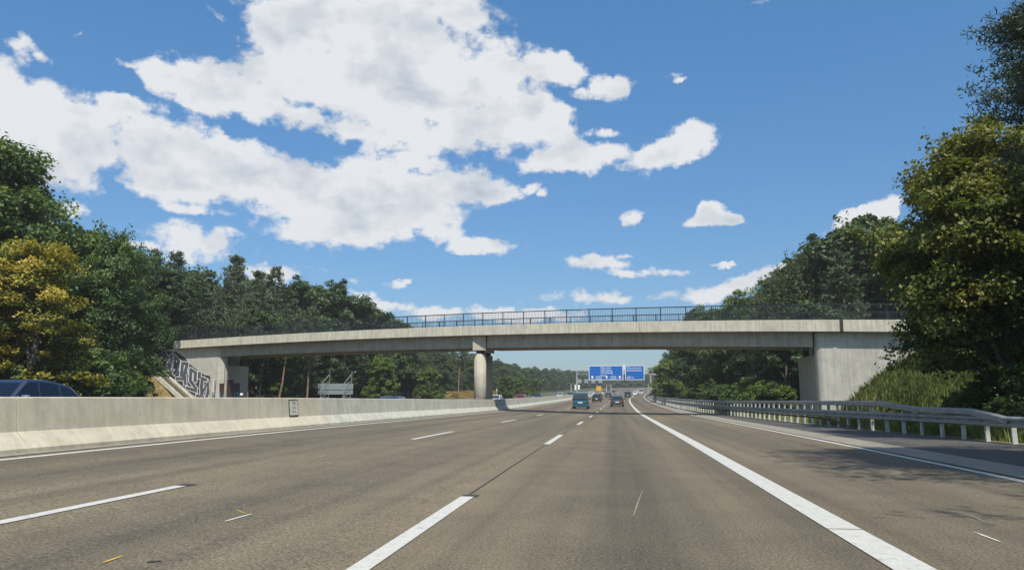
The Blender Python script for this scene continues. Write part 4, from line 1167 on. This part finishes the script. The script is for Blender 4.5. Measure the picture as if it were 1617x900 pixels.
# ------------------------------------------------------------------ cars
def car(name, label, cat, paint, loc, rz, L_=4.4, W=1.8, H=1.45, kind='hatch', group=None, detail=1, glass=None, plate=True):
    """local +Y = forward; origin on the ground at mid length"""
    glass = glass or M_GLASS
    root = empty(name, loc, rz, label, cat, group)
    hw = W / 2; f, b = L_ / 2, -L_ / 2
    belt = {'hatch': .62, 'van': .55, 'suv': .6, 'wagon': .62, 'truck': .5}[kind] * H
    sill = .2
    hood = belt * .93 if kind != 'van' else belt * .98
    # lower body
    st = [(b, sill + .2, belt * .78, .86), (b + .06, sill + .05, belt * .93, .95), (b + .3, sill, belt, .99), (b + .9, sill, belt, 1), (0, sill, belt * .99, 1),
          (f - 1.25, sill, belt * .97, 1), (f - .9, sill, hood, .98), (f - .35, sill, hood * .88, .95), (f - .05, sill + .06, hood * .74, .88), (f, sill + .15, hood * .6, .8)]
    rings = []
    for (y, z0, z1, k) in st:
        w = hw * k; zm = z0 + (z1 - z0) * .55
        rings.append([(-w * .93, y, z0), (-w, y, z0 + .12), (-w, y, zm), (-w * .965, y, z1 - .03), (-w * .9, y, z1), (w * .9, y, z1), (w * .965, y, z1 - .03), (w, y, zm), (w, y, z0 + .12), (w * .93, y, z0)])
    MB().loft(rings).build('body', paint, root, smooth=False, bevel=.035)
    # cabin
    P_ = {'hatch': ((b + .12, b + .55), (f - 1.2, f - 2.0)), 'van': ((b + .05, b + .28), (f - .95, f - 1.5)), 'suv': ((b + .1, b + .6), (f - 1.25, f - 2.05)), 'wagon': ((b + .1, b + .65), (f - 1.3, f - 2.15)), 'truck': ((b + .1, b + .3), (f - .6, f - .9))}[kind]
    (yb0, yb1), (yf0, yf1) = P_
    wb, wt = hw * .93, hw * .74 if kind != 'van' else hw * .82
    def side(y, z, s, lift=0):
        t = (z - belt) / (H - belt); return (s * (wb + (wt - wb) * t + lift), y, z)
    n = 8; top = []
    for i in range(n + 1):
        t = i / n; y = yb1 + (yf1 - yb1) * t
        top.append((y, H - .05 * (1 - math.sin(math.pi * (.15 + .7 * t))) - (.2 * (1 - t) ** 2.2 if kind in ('wagon', 'suv') else .03 * (1 - t) ** 2)))
    rings = [[(-wb, yb0, belt - .02), (wb, yb0, belt - .02), (wb * .985, yb0 + .02, belt + .02), (-wb * .985, yb0 + .02, belt + .02)]]
    outline = [(yb0, belt - .02)] + top + [(yf0, belt - .02)]
    m = MB(); k = len(outline)
    for s in (-1, 1):
        m.v += [side(y, z, s) for y, z in outline]
    m.f.append(tuple(range(k))); m.f.append(tuple(range(2 * k - 1, k - 1, -1)))
    for i in range(k): j = (i + 1) % k; m.f.append((i, i + k, j + k, j))
    cab = m.build('cabin', paint, root, bevel=.10 if kind == 'van' else .05)
    # glazing
    def quad_glass(nm, pts, out):
        c = sum((Vector(p) for p in pts), Vector()) / 4
        pp = [Vector(p) + Vector(out) * .012 for p in pts]
        MB().prism(pp, Vector(out) * -.03).build(nm, glass, root)
    zt = top[0][1]; mg = .09
    def cross_y(ya, za, yb_, zb_, t): return ya + (yb_ - ya) * t, za + (zb_ - za) * t
    for nm, (ya, za, yb_, zb_), od in (('rear_window', (yb0, belt, top[0][0], top[0][1]), -1), ('windscreen', (yf0, belt, top[-1][0], top[-1][1]), 1)):
        y0_, z0_ = cross_y(ya, za, yb_, zb_, .1); y1_, z1_ = cross_y(ya, za, yb_, zb_, .82)
        s0 = side(y0_, z0_, 1)[0] - .13; s1 = side(y1_, z1_, 1)[0] - .15
        o_ = Vector((0, (z1_ - z0_) * od, abs(y1_ - y0_) * 1.0)).normalized()
        quad_glass(nm, [(-s0, y0_, z0_), (s0, y0_, z0_), (s1, y1_, z1_), (-s1, y1_, z1_)], o_)
    # side windows between pillars
    zl = belt + .05
    def roof_z(y):
        ys_ = [q[0] for q in outline[0:]]; return float(np.interp(y, [q[0] for q in outline], [q[1] for q in outline])) - .09
    ya = yb0 + .22; yb_ = yf0 - .18
    cuts = [ya + (yb_ - ya) * q for q in ((0, .30, .62, 1) if kind in ('wagon', 'suv', 'van') else (0, .22, .6, 1))]
    for s in (-1, 1):
        for c0, c1 in zip(cuts[:-1], cuts[1:]):
            c0 += .05; c1 -= .05
            ys_ = np.linspace(c0, c1, 7); up = [(y, roof_z(y)) for y in ys_ if roof_z(y) > zl + .01]
            if len(up) < 2: continue
            pl = [(up[0][0], zl)] + up + [(up[-1][0], zl)]
            MB().prism([side(y, z, s, .012) for y, z in pl], (-s * .03, 0, 0)).build('side_window', glass, root)
    # wheels
    rw = .32 if kind != 'truck' else .45
    if kind == 'van' or kind == 'suv': rw = .34
    for s in (-1, 1):
        for y in (b + .78, f - .85):
            m = MB(); x0 = s * (hw - .22); x1 = s * (hw + .005)
            ring = lambda x, r_: [(x, y + r_ * math.cos(2 * math.pi * j / 20), rw + r_ * math.sin(2 * math.pi * j / 20)) for j in range(20)]
            m.loft([ring(x0, rw), ring(x1 - s * .03, rw), ring(x1, rw * .9)]); wh = m.build('wheel', M_TYRE, root)
            m = MB(); m.loft([ring(x1 - s * .02, rw * .62), ring(x1 + s * .004, rw * .58)]); m.build('rim', M_RIM, wh)
    # bumper, lights, plate, mirrors
    MB().box((-hw * .93, b - .05, sill + .02), (hw * .93, b + .2, sill + .26)).build('rear_bumper', M_PLAST if kind in ('suv', 'wagon') or detail > 1 else paint, root, bevel=.04)
    MB().box((-hw * .9, f - .25, sill - .02), (hw * .9, f + .04, sill + .2)).build('front_bumper', M_PLAST, root, bevel=.04)
    for s in (-1, 1):
        zz0, zz1 = (belt * .72, belt * .93) if kind not in ('van',) else (belt * .8, belt * 1.05)
        xa, xb = sorted((s * hw * .965, s * hw * (.70 if kind != 'van' else .86)))
        MB().box((xa, b - .02 if kind != 'van' else b - .01, zz0), (xb, b + .22, zz1)).build('tail_light', M_TAIL, root, bevel=.02)
        xa, xb = sorted((s * hw * .9, s * hw * .58))
        MB().box((xa, f - .3, hood * .66), (xb, f - .0, hood * .82)).build('headlight', M_HEAD, root, bevel=.03)
        ym = yf0 - .45
        xa, xb = sorted((s * (hw * .95), s * (hw * .95 + .22)))
        MB().box((xa, ym - .1, belt + .0), (xb, ym + .04, belt + .15)).build('mirror', M_PLAST if name != 'estate_car' else M_CHROME, root, bevel=.03)
    if plate: MB().box((-.26, b - .065, sill + (.34 if kind != 'van' else .45)), (.26, b - .0, sill + (.45 if kind != 'van' else .56))).build('number_plate', M_PLATE, root)
    if detail > 1:
        for s in (-1, 1):
            MB().box((s * (wb + .005) - .008, yb0 + .15, belt + .005), (s * (wb + .005) + .008, yf0 - .1, belt + .03)).build('window_trim', M_CHROME, root)
    return root
def on_road(x, y, dz=.004): return P(x, y, dz)
def slope_rot(o, y, face=1):
    s = float(hz(y + 2) - hz(y - 2)) / 4; o.rotation_euler[0] = s * face
def xpx(px, Y): d = ray(px, 628); return d[0] / d[1] * Y
def ahead(name, label, cat, paint, px, Y, **k):
    X = xpx(px, Y); yaw = -float(cx(Y + 5) - cx(Y - 5)) / 10
    o = car(name, label, cat, PAINT[paint], (X, Y, float(hz(Y) + cross(X - cx(Y))) + .004), yaw, **k); slope_rot(o, Y); return o
ahead('compact_van', 'teal compact van with two rear lights, nearest vehicle in the middle lane ahead', 'van', 'teal', 917.5, 90, kind='van', L_=4.2, W=1.83, H=1.86)
ahead('hatchback_car', 'dark hatchback in the right lane, just right of the teal van', 'car', 'anthracite', 974.5, 108, kind='hatch', L_=4.2, W=1.8, H=1.48)
ahead('hatchback_car', 'black car with lit-looking red tail lamp, next beyond the teal van', 'car', 'black', 942.5, 152, kind='hatch', L_=4.4, W=1.8, H=1.5)
ahead('estate_car_ahead', 'dark grey car partly hidden in front of the black car', 'car', 'anthracite', 945.5, 185, kind='wagon', L_=4.6, W=1.8, H=1.55)
ahead('hatchback_car', 'small dark car in the middle lanes between the black car and the dark hatchback', 'car', 'black', 961, 225, kind='hatch', L_=4.2, W=1.75, H=1.45)
ahead('sedan_car', 'white car left of the yellow truck', 'car', 'white', 935.5, 262, kind='hatch', L_=4.5, W=1.85, H=1.45)
ahead('sedan_car', 'silver car just above the roof of the dark hatchback', 'car', 'silver', 972, 205, kind='hatch', L_=4.5, W=1.8, H=1.45)
ahead('sport_utility_car', 'tall dark sport utility car in the exit lane under the right sign', 'car', 'black', 991.5, 228, kind='van', L_=4.6, W=1.85, H=1.9)
ahead('sedan_car', 'far grey-green car right of the yellow truck', 'car', 'green', 955, 320, kind='hatch', L_=4.5, W=1.9, H=1.5)
ahead('sedan_car', 'tiny white car at the vanishing point, nearer of the two in the exit lane', 'car', 'white', 1003, 300, kind='hatch', L_=4.5, W=1.85, H=1.5)
ahead('sedan_car', 'tiny white car at the vanishing point, farther one in the exit lane', 'car', 'white', 1006, 345, kind='hatch', L_=4.5, W=1.85, H=1.5)
ahead('delivery_van', 'pale green-grey van at the far right edge of the road', 'van', 'silver', 1013, 318, kind='van', L_=5, W=2, H=2.3)
ahead('sedan_car', 'far small dark car right of the round sign back', 'car', 'black', 968, 330, kind='hatch', L_=4.5, W=1.8, H=1.5)
def truck():
    Y = 335; X = xpx(946, Y); z = float(hz(Y) + cross(X - cx(Y)))
    e = empty('yellow_truck', (X, Y, z), 0, 'yellow box truck far ahead in the left lanes', 'truck')
    MB().box((-1.05, -3, .95), (1.05, 2.2, 3.0)).build('box_body', PAINT['yellow'], e, bevel=.05)
    MB().box((-1.0, -2.9, .45), (1.0, 4.2, .93)).build('chassis', M_PLAST, e)
    MB().box((-1.0, 2.5, .95), (1.0, 4.3, 2.5)).build('cab', PAINT['yellow'], e, bevel=.15)
    MB().box((-.95, -3.06, .5), (.95, -3.01, .9)).build('rear_bumper', PAINT['red'], e)
    for s in (-1, 1):
        for y in (-1.8, 3.2):
            m = MB(); ring = lambda x: [(x, y + .45 * math.cos(j * .3927), .45 + .45 * math.sin(j * .3927)) for j in range(16)]
            m.loft([ring(s * .75), ring(s * 1.03)]); m.build('wheel', M_TYRE, e)
        MB().box((s * .98 - .1, -3.09, .62), (s * .98 + .0, -3.07, .85)).build('tail_light', M_TAIL, e)
truck()
# oncoming traffic behind the barrier
car('estate_car', 'dark blue estate car passing behind the barrier at the left edge', 'car', PAINT['navy'], (-19.3, 22.6, .085), R(180), kind='wagon', L_=4.75, W=1.86, H=1.74, detail=2, glass=M_GLASSB)
def oncoming(name, label, paint, px, Y, kind='hatch', H=1.48, W=1.8, cat='car'):
    X = xpx(px, Y); o = car(name, label, cat, PAINT[paint], (X, Y, float(hz(Y) + cross(X - cx(Y))) + .004), R(180) - float(cx(Y + 5) - cx(Y - 5)) / 10, kind=kind, H=H, W=W, plate=False); slope_rot(o, Y, -1); return o
oncoming('sedan_car', 'blue car of which only the roof shows above the barrier under the bridge', 'blue', 616, 57, H=1.36)
oncoming('sedan_car', 'pale silver car roof just right of the bridge pier above the barrier', 'silver', 783, 118, H=1.44)
oncoming('hatchback_car', 'red and black car above the barrier below the golden bank', 'red', 822, 138)
oncoming('hatchback_car', 'dark car with bright headlights above the barrier, right of the red one', 'anthracite', 849, 160, 'wagon', 1.6)
oncoming('hatchback_car', 'silver car with open road behind it, farthest along the barrier', 'silver', 885, 215)
oncoming('hatchback_car', 'dark green car close left of the teal van beyond the barrier', 'teal', 901, 230)

# ------------------------------------------------------------------ signs, gantries, poles
def truss(m, a, b, w, r_=.05):
    a, b = Vector(a), Vector(b); n = max(2, int((b - a).length / w))
    offs = [Vector((0, -w / 2, -w / 2)), Vector((0, w / 2, -w / 2)), Vector((0, w / 2, w / 2)), Vector((0, -w / 2, w / 2))]
    for o in offs: m.tube([a + o, b + o], r_, 5)
    for i in range(n):
        p = a + (b - a) * i / n; q = a + (b - a) * (i + 1) / n
        for k in range(4): m.tube([p + offs[k], q + offs[(k + 1) % 4]], r_ * .6, 4)
def put_text(s, size, parent, x, y, z, mat=None, align='LEFT', bold=.0):
    tm = text_mesh(s, size, align, 0, bold); tm.materials.append(mat or M_WHITE)
    o = link('lettering', tm, parent); o.location = (x, y, z); o.rotation_euler = (R(90), 0, 0); return o
def panel(parent, x0, x1, z0, z1, y=0, face=M_BLUE):
    MB().box((x0, y, z0), (x1, y + .12, z1)).build('panel_frame', M_WHITE, parent)
    MB().box((x0 + .14, y - .012, z0 + .14), (x1 - .14, y - .002, z1 - .14)).build('panel_face', face, parent)
def arrow_up(parent, x, z, s, y):
    m = MB(); m.poly([(x - .12 * s, y, z), (x + .12 * s, y, z), (x + .12 * s, y, z + .45 * s), (x + .4 * s, y, z + .38 * s), (x + .4 * s, y, z + .58 * s), (x, y, z + 1.0 * s), (x - .4 * s, y, z + .58 * s), (x - .4 * s, y, z + .38 * s), (x - .12 * s, y, z + .45 * s)])
    m.build('arrow', M_WHITE, parent, flat_normals=True)
def badge(parent, x, z, y, txt):
    w, h = .75, .34
    def hexa(w, h, yy): return [(x - w, yy, z), (x - w * .75, yy, z - h), (x + w * .75, yy, z - h), (x + w, yy, z), (x + w * .75, yy, z + h), (x - w * .75, yy, z + h)]
    MB().poly(hexa(w, h, y)).build('badge_border', M_WHITE, parent, flat_normals=True)
    MB().poly(hexa(w * .86, h * .76, y - .004)).build('badge_face', M_BLUE, parent, flat_normals=True)
    put_text(txt, .5, parent, x, y - .008, z - .18, align='CENTER')
def gantry():
    Y = 196
    xl, xr_ = xpx(911.5, Y), xpx(1028, Y)
    zb = float(hz(Y))
    root = empty('sign_gantry', (xl, Y, zb), 0, 'steel gantry over the carriageway carrying two blue direction signs', 'gantry')
    W = xr_ - xl
    zt = at_y(1028, 588, Y)[2] - zb
    for x in (0, W):
        m = MB(); m.box((x - .22, -.22, -.3), (x + .22, .22, zt + .3)); m.build('post', M_GANT, root)
    m = MB(); truss(m, (0, 0, zt), (W, 0, zt), .9, .06); m.build('truss', M_GANT, root)
    m = MB(); m.box((0, .46, zt - .5), (W, .9, zt - .44)); m.build('walkway', M_GANT, root)
    ztop = at_y(950, 577.3, Y)[2] - zb; zbot = at_y(950, 600, Y)[2] - zb
    # main sign
    x0, x1 = xpx(930.5, Y) - xl, xpx(984.8, Y) - xl
    s1 = empty('direction_sign', (0, -.75, 0), 0)
    s1.location = (xl, Y - .75, zb); tag(s1, 'wide blue motorway sign listing four towns above three white arrows', 'sign')
    panel(s1, x0, x1, zbot, ztop)
    y = -.02; hh = ztop - zbot
    xt = x0 + (x1 - x0) * .345
    for i, t in enumerate(('München', 'Nürnberg', 'Würzburg', 'Hanau')):
        put_text(t, .72 if i < 3 else .62, s1, xt, y, ztop - .14 - hh * (.185 + .17 * i), bold=.0)
    for fx in (.1, .52, .9): arrow_up(s1, x0 + (x1 - x0) * fx, zbot + .3, .8, y)
    for fx in (.29, .71): badge(s1, x0 + (x1 - x0) * fx, zbot + .62, y, 'A 3')
    x0b, x1b = xpx(988, Y) - xl, xpx(1018.3, Y) - xl
    s2 = empty('direction_sign', (xl, Y - .75, zb), 0); tag(s2, 'smaller blue motorway sign announcing the exit in 600 m', 'sign')
    panel(s2, x0b, x1b, zbot, ztop)
    for i, t in enumerate(('Obertshausen', 'Heusenstamm')): put_text(t, .66, s2, x0b + .32, y, ztop - .14 - hh * (.19 + .17 * i), bold=.0)
    put_text('600 m', .66, s2, x0b + .4, y, zbot + .42, bold=.0)
    m = MB(); xm = (x1 + x0b) / 2; m.box((xm - .1, -.3, zt), (xm + .1, -.1, ztop + .5)); m.build('sign_support', M_WHITE, root)
    # twin white plates on the left post
    e = empty('white_plates', (xl, Y - .5, zb), 0, 'pair of white plates fixed to the left gantry post above the van', 'sign')
    z0, z1 = at_y(911, 615.5, Y)[2] - zb, at_y(911, 607.5, Y)[2] - zb
    MB().box((-.62 * 1.0, 0, z0), (-.24, .05, z1)).build('plate', M_WHITE, e); MB().box((.26, 0, z0 + .1), (.72, .05, z1)).build('plate', M_WHITE, e)
    # second, variable-message gantry farther on
    Y2 = 290; zb2 = float(hz(Y2)); xl2, xr2 = xpx(902, Y2), xpx(1024, Y2)
    g2 = empty('variable_sign_gantry', (xl2, Y2, zb2), 0, 'dark gantry with small lane panels farther along, seen below the blue signs', 'gantry')
    W2 = xr2 - xl2; zt2 = at_y(940, 606.5, Y2)[2] - zb2
    for x in (0, W2): MB().box((x - .2, -.2, -.4), (x + .2, .2, zt2 + .3)).build('post', M_GANT, g2)
    MB().box((0, -.25, zt2 - .3), (W2, .25, zt2 + .35)).build('beam', M_GANTD, g2)
    for px in (915.5, 926.5, 937.5, 948.5): 
        x = xpx(px, Y2) - xl2; MB().box((x - .75, -.6, zt2 + .4), (x + .75, -.3, zt2 + 1.9)).build('lane_panel', PAINT['silver'] if False else M_SIGNBACK, g2)
    for px in (977, 998, 1010): 
        x = xpx(px, Y2) - xl2; MB().box((x - .8, -.6, zt2 + .1), (x + .8, -.3, zt2 + 1.7)).build('lane_panel', M_GANTD, g2)
    # round-cornered sign back at the roadside far ahead
    Y3 = 300; X3 = xpx(961.5, Y3); z3 = float(hz(Y3))
    e = empty('portal_frame_sign', (X3, Y3, z3), 0, 'pale framed sign back far ahead, right of the yellow truck', 'sign')
    for x in (-.9, .9): MB().tube([(x, 0, 0), (x, 0, 3.6)], .08).build('post', M_WHITE, e)
    MB().tube([(-.9, 0, 3.6), (-.6, 0, 3.9), (.6, 0, 3.9), (.9, 0, 3.6)], .09).build('arch', M_WHITE, e)
    MB().box((-.75, -.03, 1.6), (.6, .03, 3.5)).build('plate', M_GANTD, e)
gantry()
def sign_back():
    Y = 104
    x0, z1 = at_y(502.5, 605, Y)[0], at_y(502.5, 605.5, Y)[2]; x1 = at_y(557.5, 605, Y)[0]; z0 = at_y(530, 622.5, Y)[2]
    root = empty('sign_seen_from_behind', ((x0 + x1) / 2, Y, .1), 0, 'grey back of a large road sign on two lattice posts left of the pier', 'sign')
    cxm = (x0 + x1) / 2; g_ = .1
    zm = z0 + (z1 - z0) * .4 - g_
    MB().box((x0 - cxm, 0, zm + .06), (x1 - cxm, .08, z1 - g_)).build('upper_panel', M_SIGNBACK, root)
    MB().box((x0 - cxm, 0, z0 - g_), (x1 - cxm, .08, zm)).build('lower_panel', M_SIGNBACK, root)
    MB().box((x0 - cxm, -.03, zm), (x1 - cxm, .05, zm + .06)).build('joint_rail', M_GANTD, root)
    for px in (517.5, 552.0):
        x = at_y(px, 600, Y)[0] - cxm
        zt = at_y(px, 586, Y)[2] - g_
        m = MB(); m.tube([(x + .2, -.12, 0), (x + .35, -.12, zt)], .04, 5); m.tube([(x - .45, -1.4, 0), (x - .4, -1.2, 2.4 + .6), (x + .3, -.3, zt - .5)], .04, 5)
        for k in range(4):
            z_ = .4 + k * .8; m.tube([(x - .45, -1.35, z_), (x + .25, -.14, z_ + .55)], .024, 4); m.tube([(x - .45, -1.35, z_), (x + .25, -.14, z_)], .024, 4)
        m.build('lattice_post', M_SIGNBACK, root)
sign_back()
for px, ty, Y, l in ((784.5, 613, 150, 'thin grey pole right of the bridge pier behind the barrier'),):
    x, _, zt = at_y(px, ty, Y); e = empty('marker_pole', (x, Y, .3), 0, l, 'pole'); MB().tube([(0, 0, 0), (0, 0, zt - .3)], .06).build('pole_shaft', M_POST, e); MB().box((-.12, -.03, zt - .75), (.12, .03, zt - .45)).build('plate', M_POST, e)
# guard rail on the far side of the opposite carriageway
def far_rail():
    root = empty('far_guard_rail', (-31.5, 100, .2), 0, 'low steel guard rail along the outer edge of the opposite carriageway', 'guard rail'); off = Vector(root.location)
    m = MB()
    ys = ysteps(86, 330)
    m.loft([[Vector(P(-31.6, y, 0)) + Vector((a, 0, b)) - off for a, b in ((0, .45), (.06, .5), (.06, .7), (0, .75), (-.03, .6))] for y in ys]); m.build('beam', M_STEEL, root)
    pm = MB().box((-.05, -.03, -.2), (.05, .03, .7)).mesh('post'); pm.materials.append(M_POST)
    y = 86
    while y < 330: o = link('post', pm, root); o.location = Vector(P(-31.68, y, 0)) - off; y += 4
far_rail()

# trees beside the road behind the camera's right shoulder (seen in reflections only)
for i in range(8):
    tree('dark', 27 + random.uniform(0, 4), -34 + i * 7.5, random.uniform(11, 14), 'dark tree standing well right of the road, outside the picture', group='trees right of the camera', wide=1.2)

# ------------------------------------------------------------------ summer haze
def haze():
    m = bpy.data.materials.new('haze_air'); m.use_nodes = True; nt = m.node_tree
    nt.nodes.clear(); o = nt.nodes.new('ShaderNodeOutputMaterial'); v = nt.nodes.new('ShaderNodeVolumePrincipled')
    v.inputs['Color'].default_value = (1, .98, .93, 1); v.inputs['Density'].default_value = HAZE; v.inputs['Anisotropy'].default_value = .3
    nt.links.new(v.outputs[0], o.inputs['Volume'])
    b = MB().box((-1600, -450, -1.6), (1600, 2900, 36)); ob = b.build('haze', m)
    ob['kind'] = 'stuff'; ob['label'] = 'thin summer haze over the motorway'; ob['category'] = 'haze'
HAZE = .00045
haze()
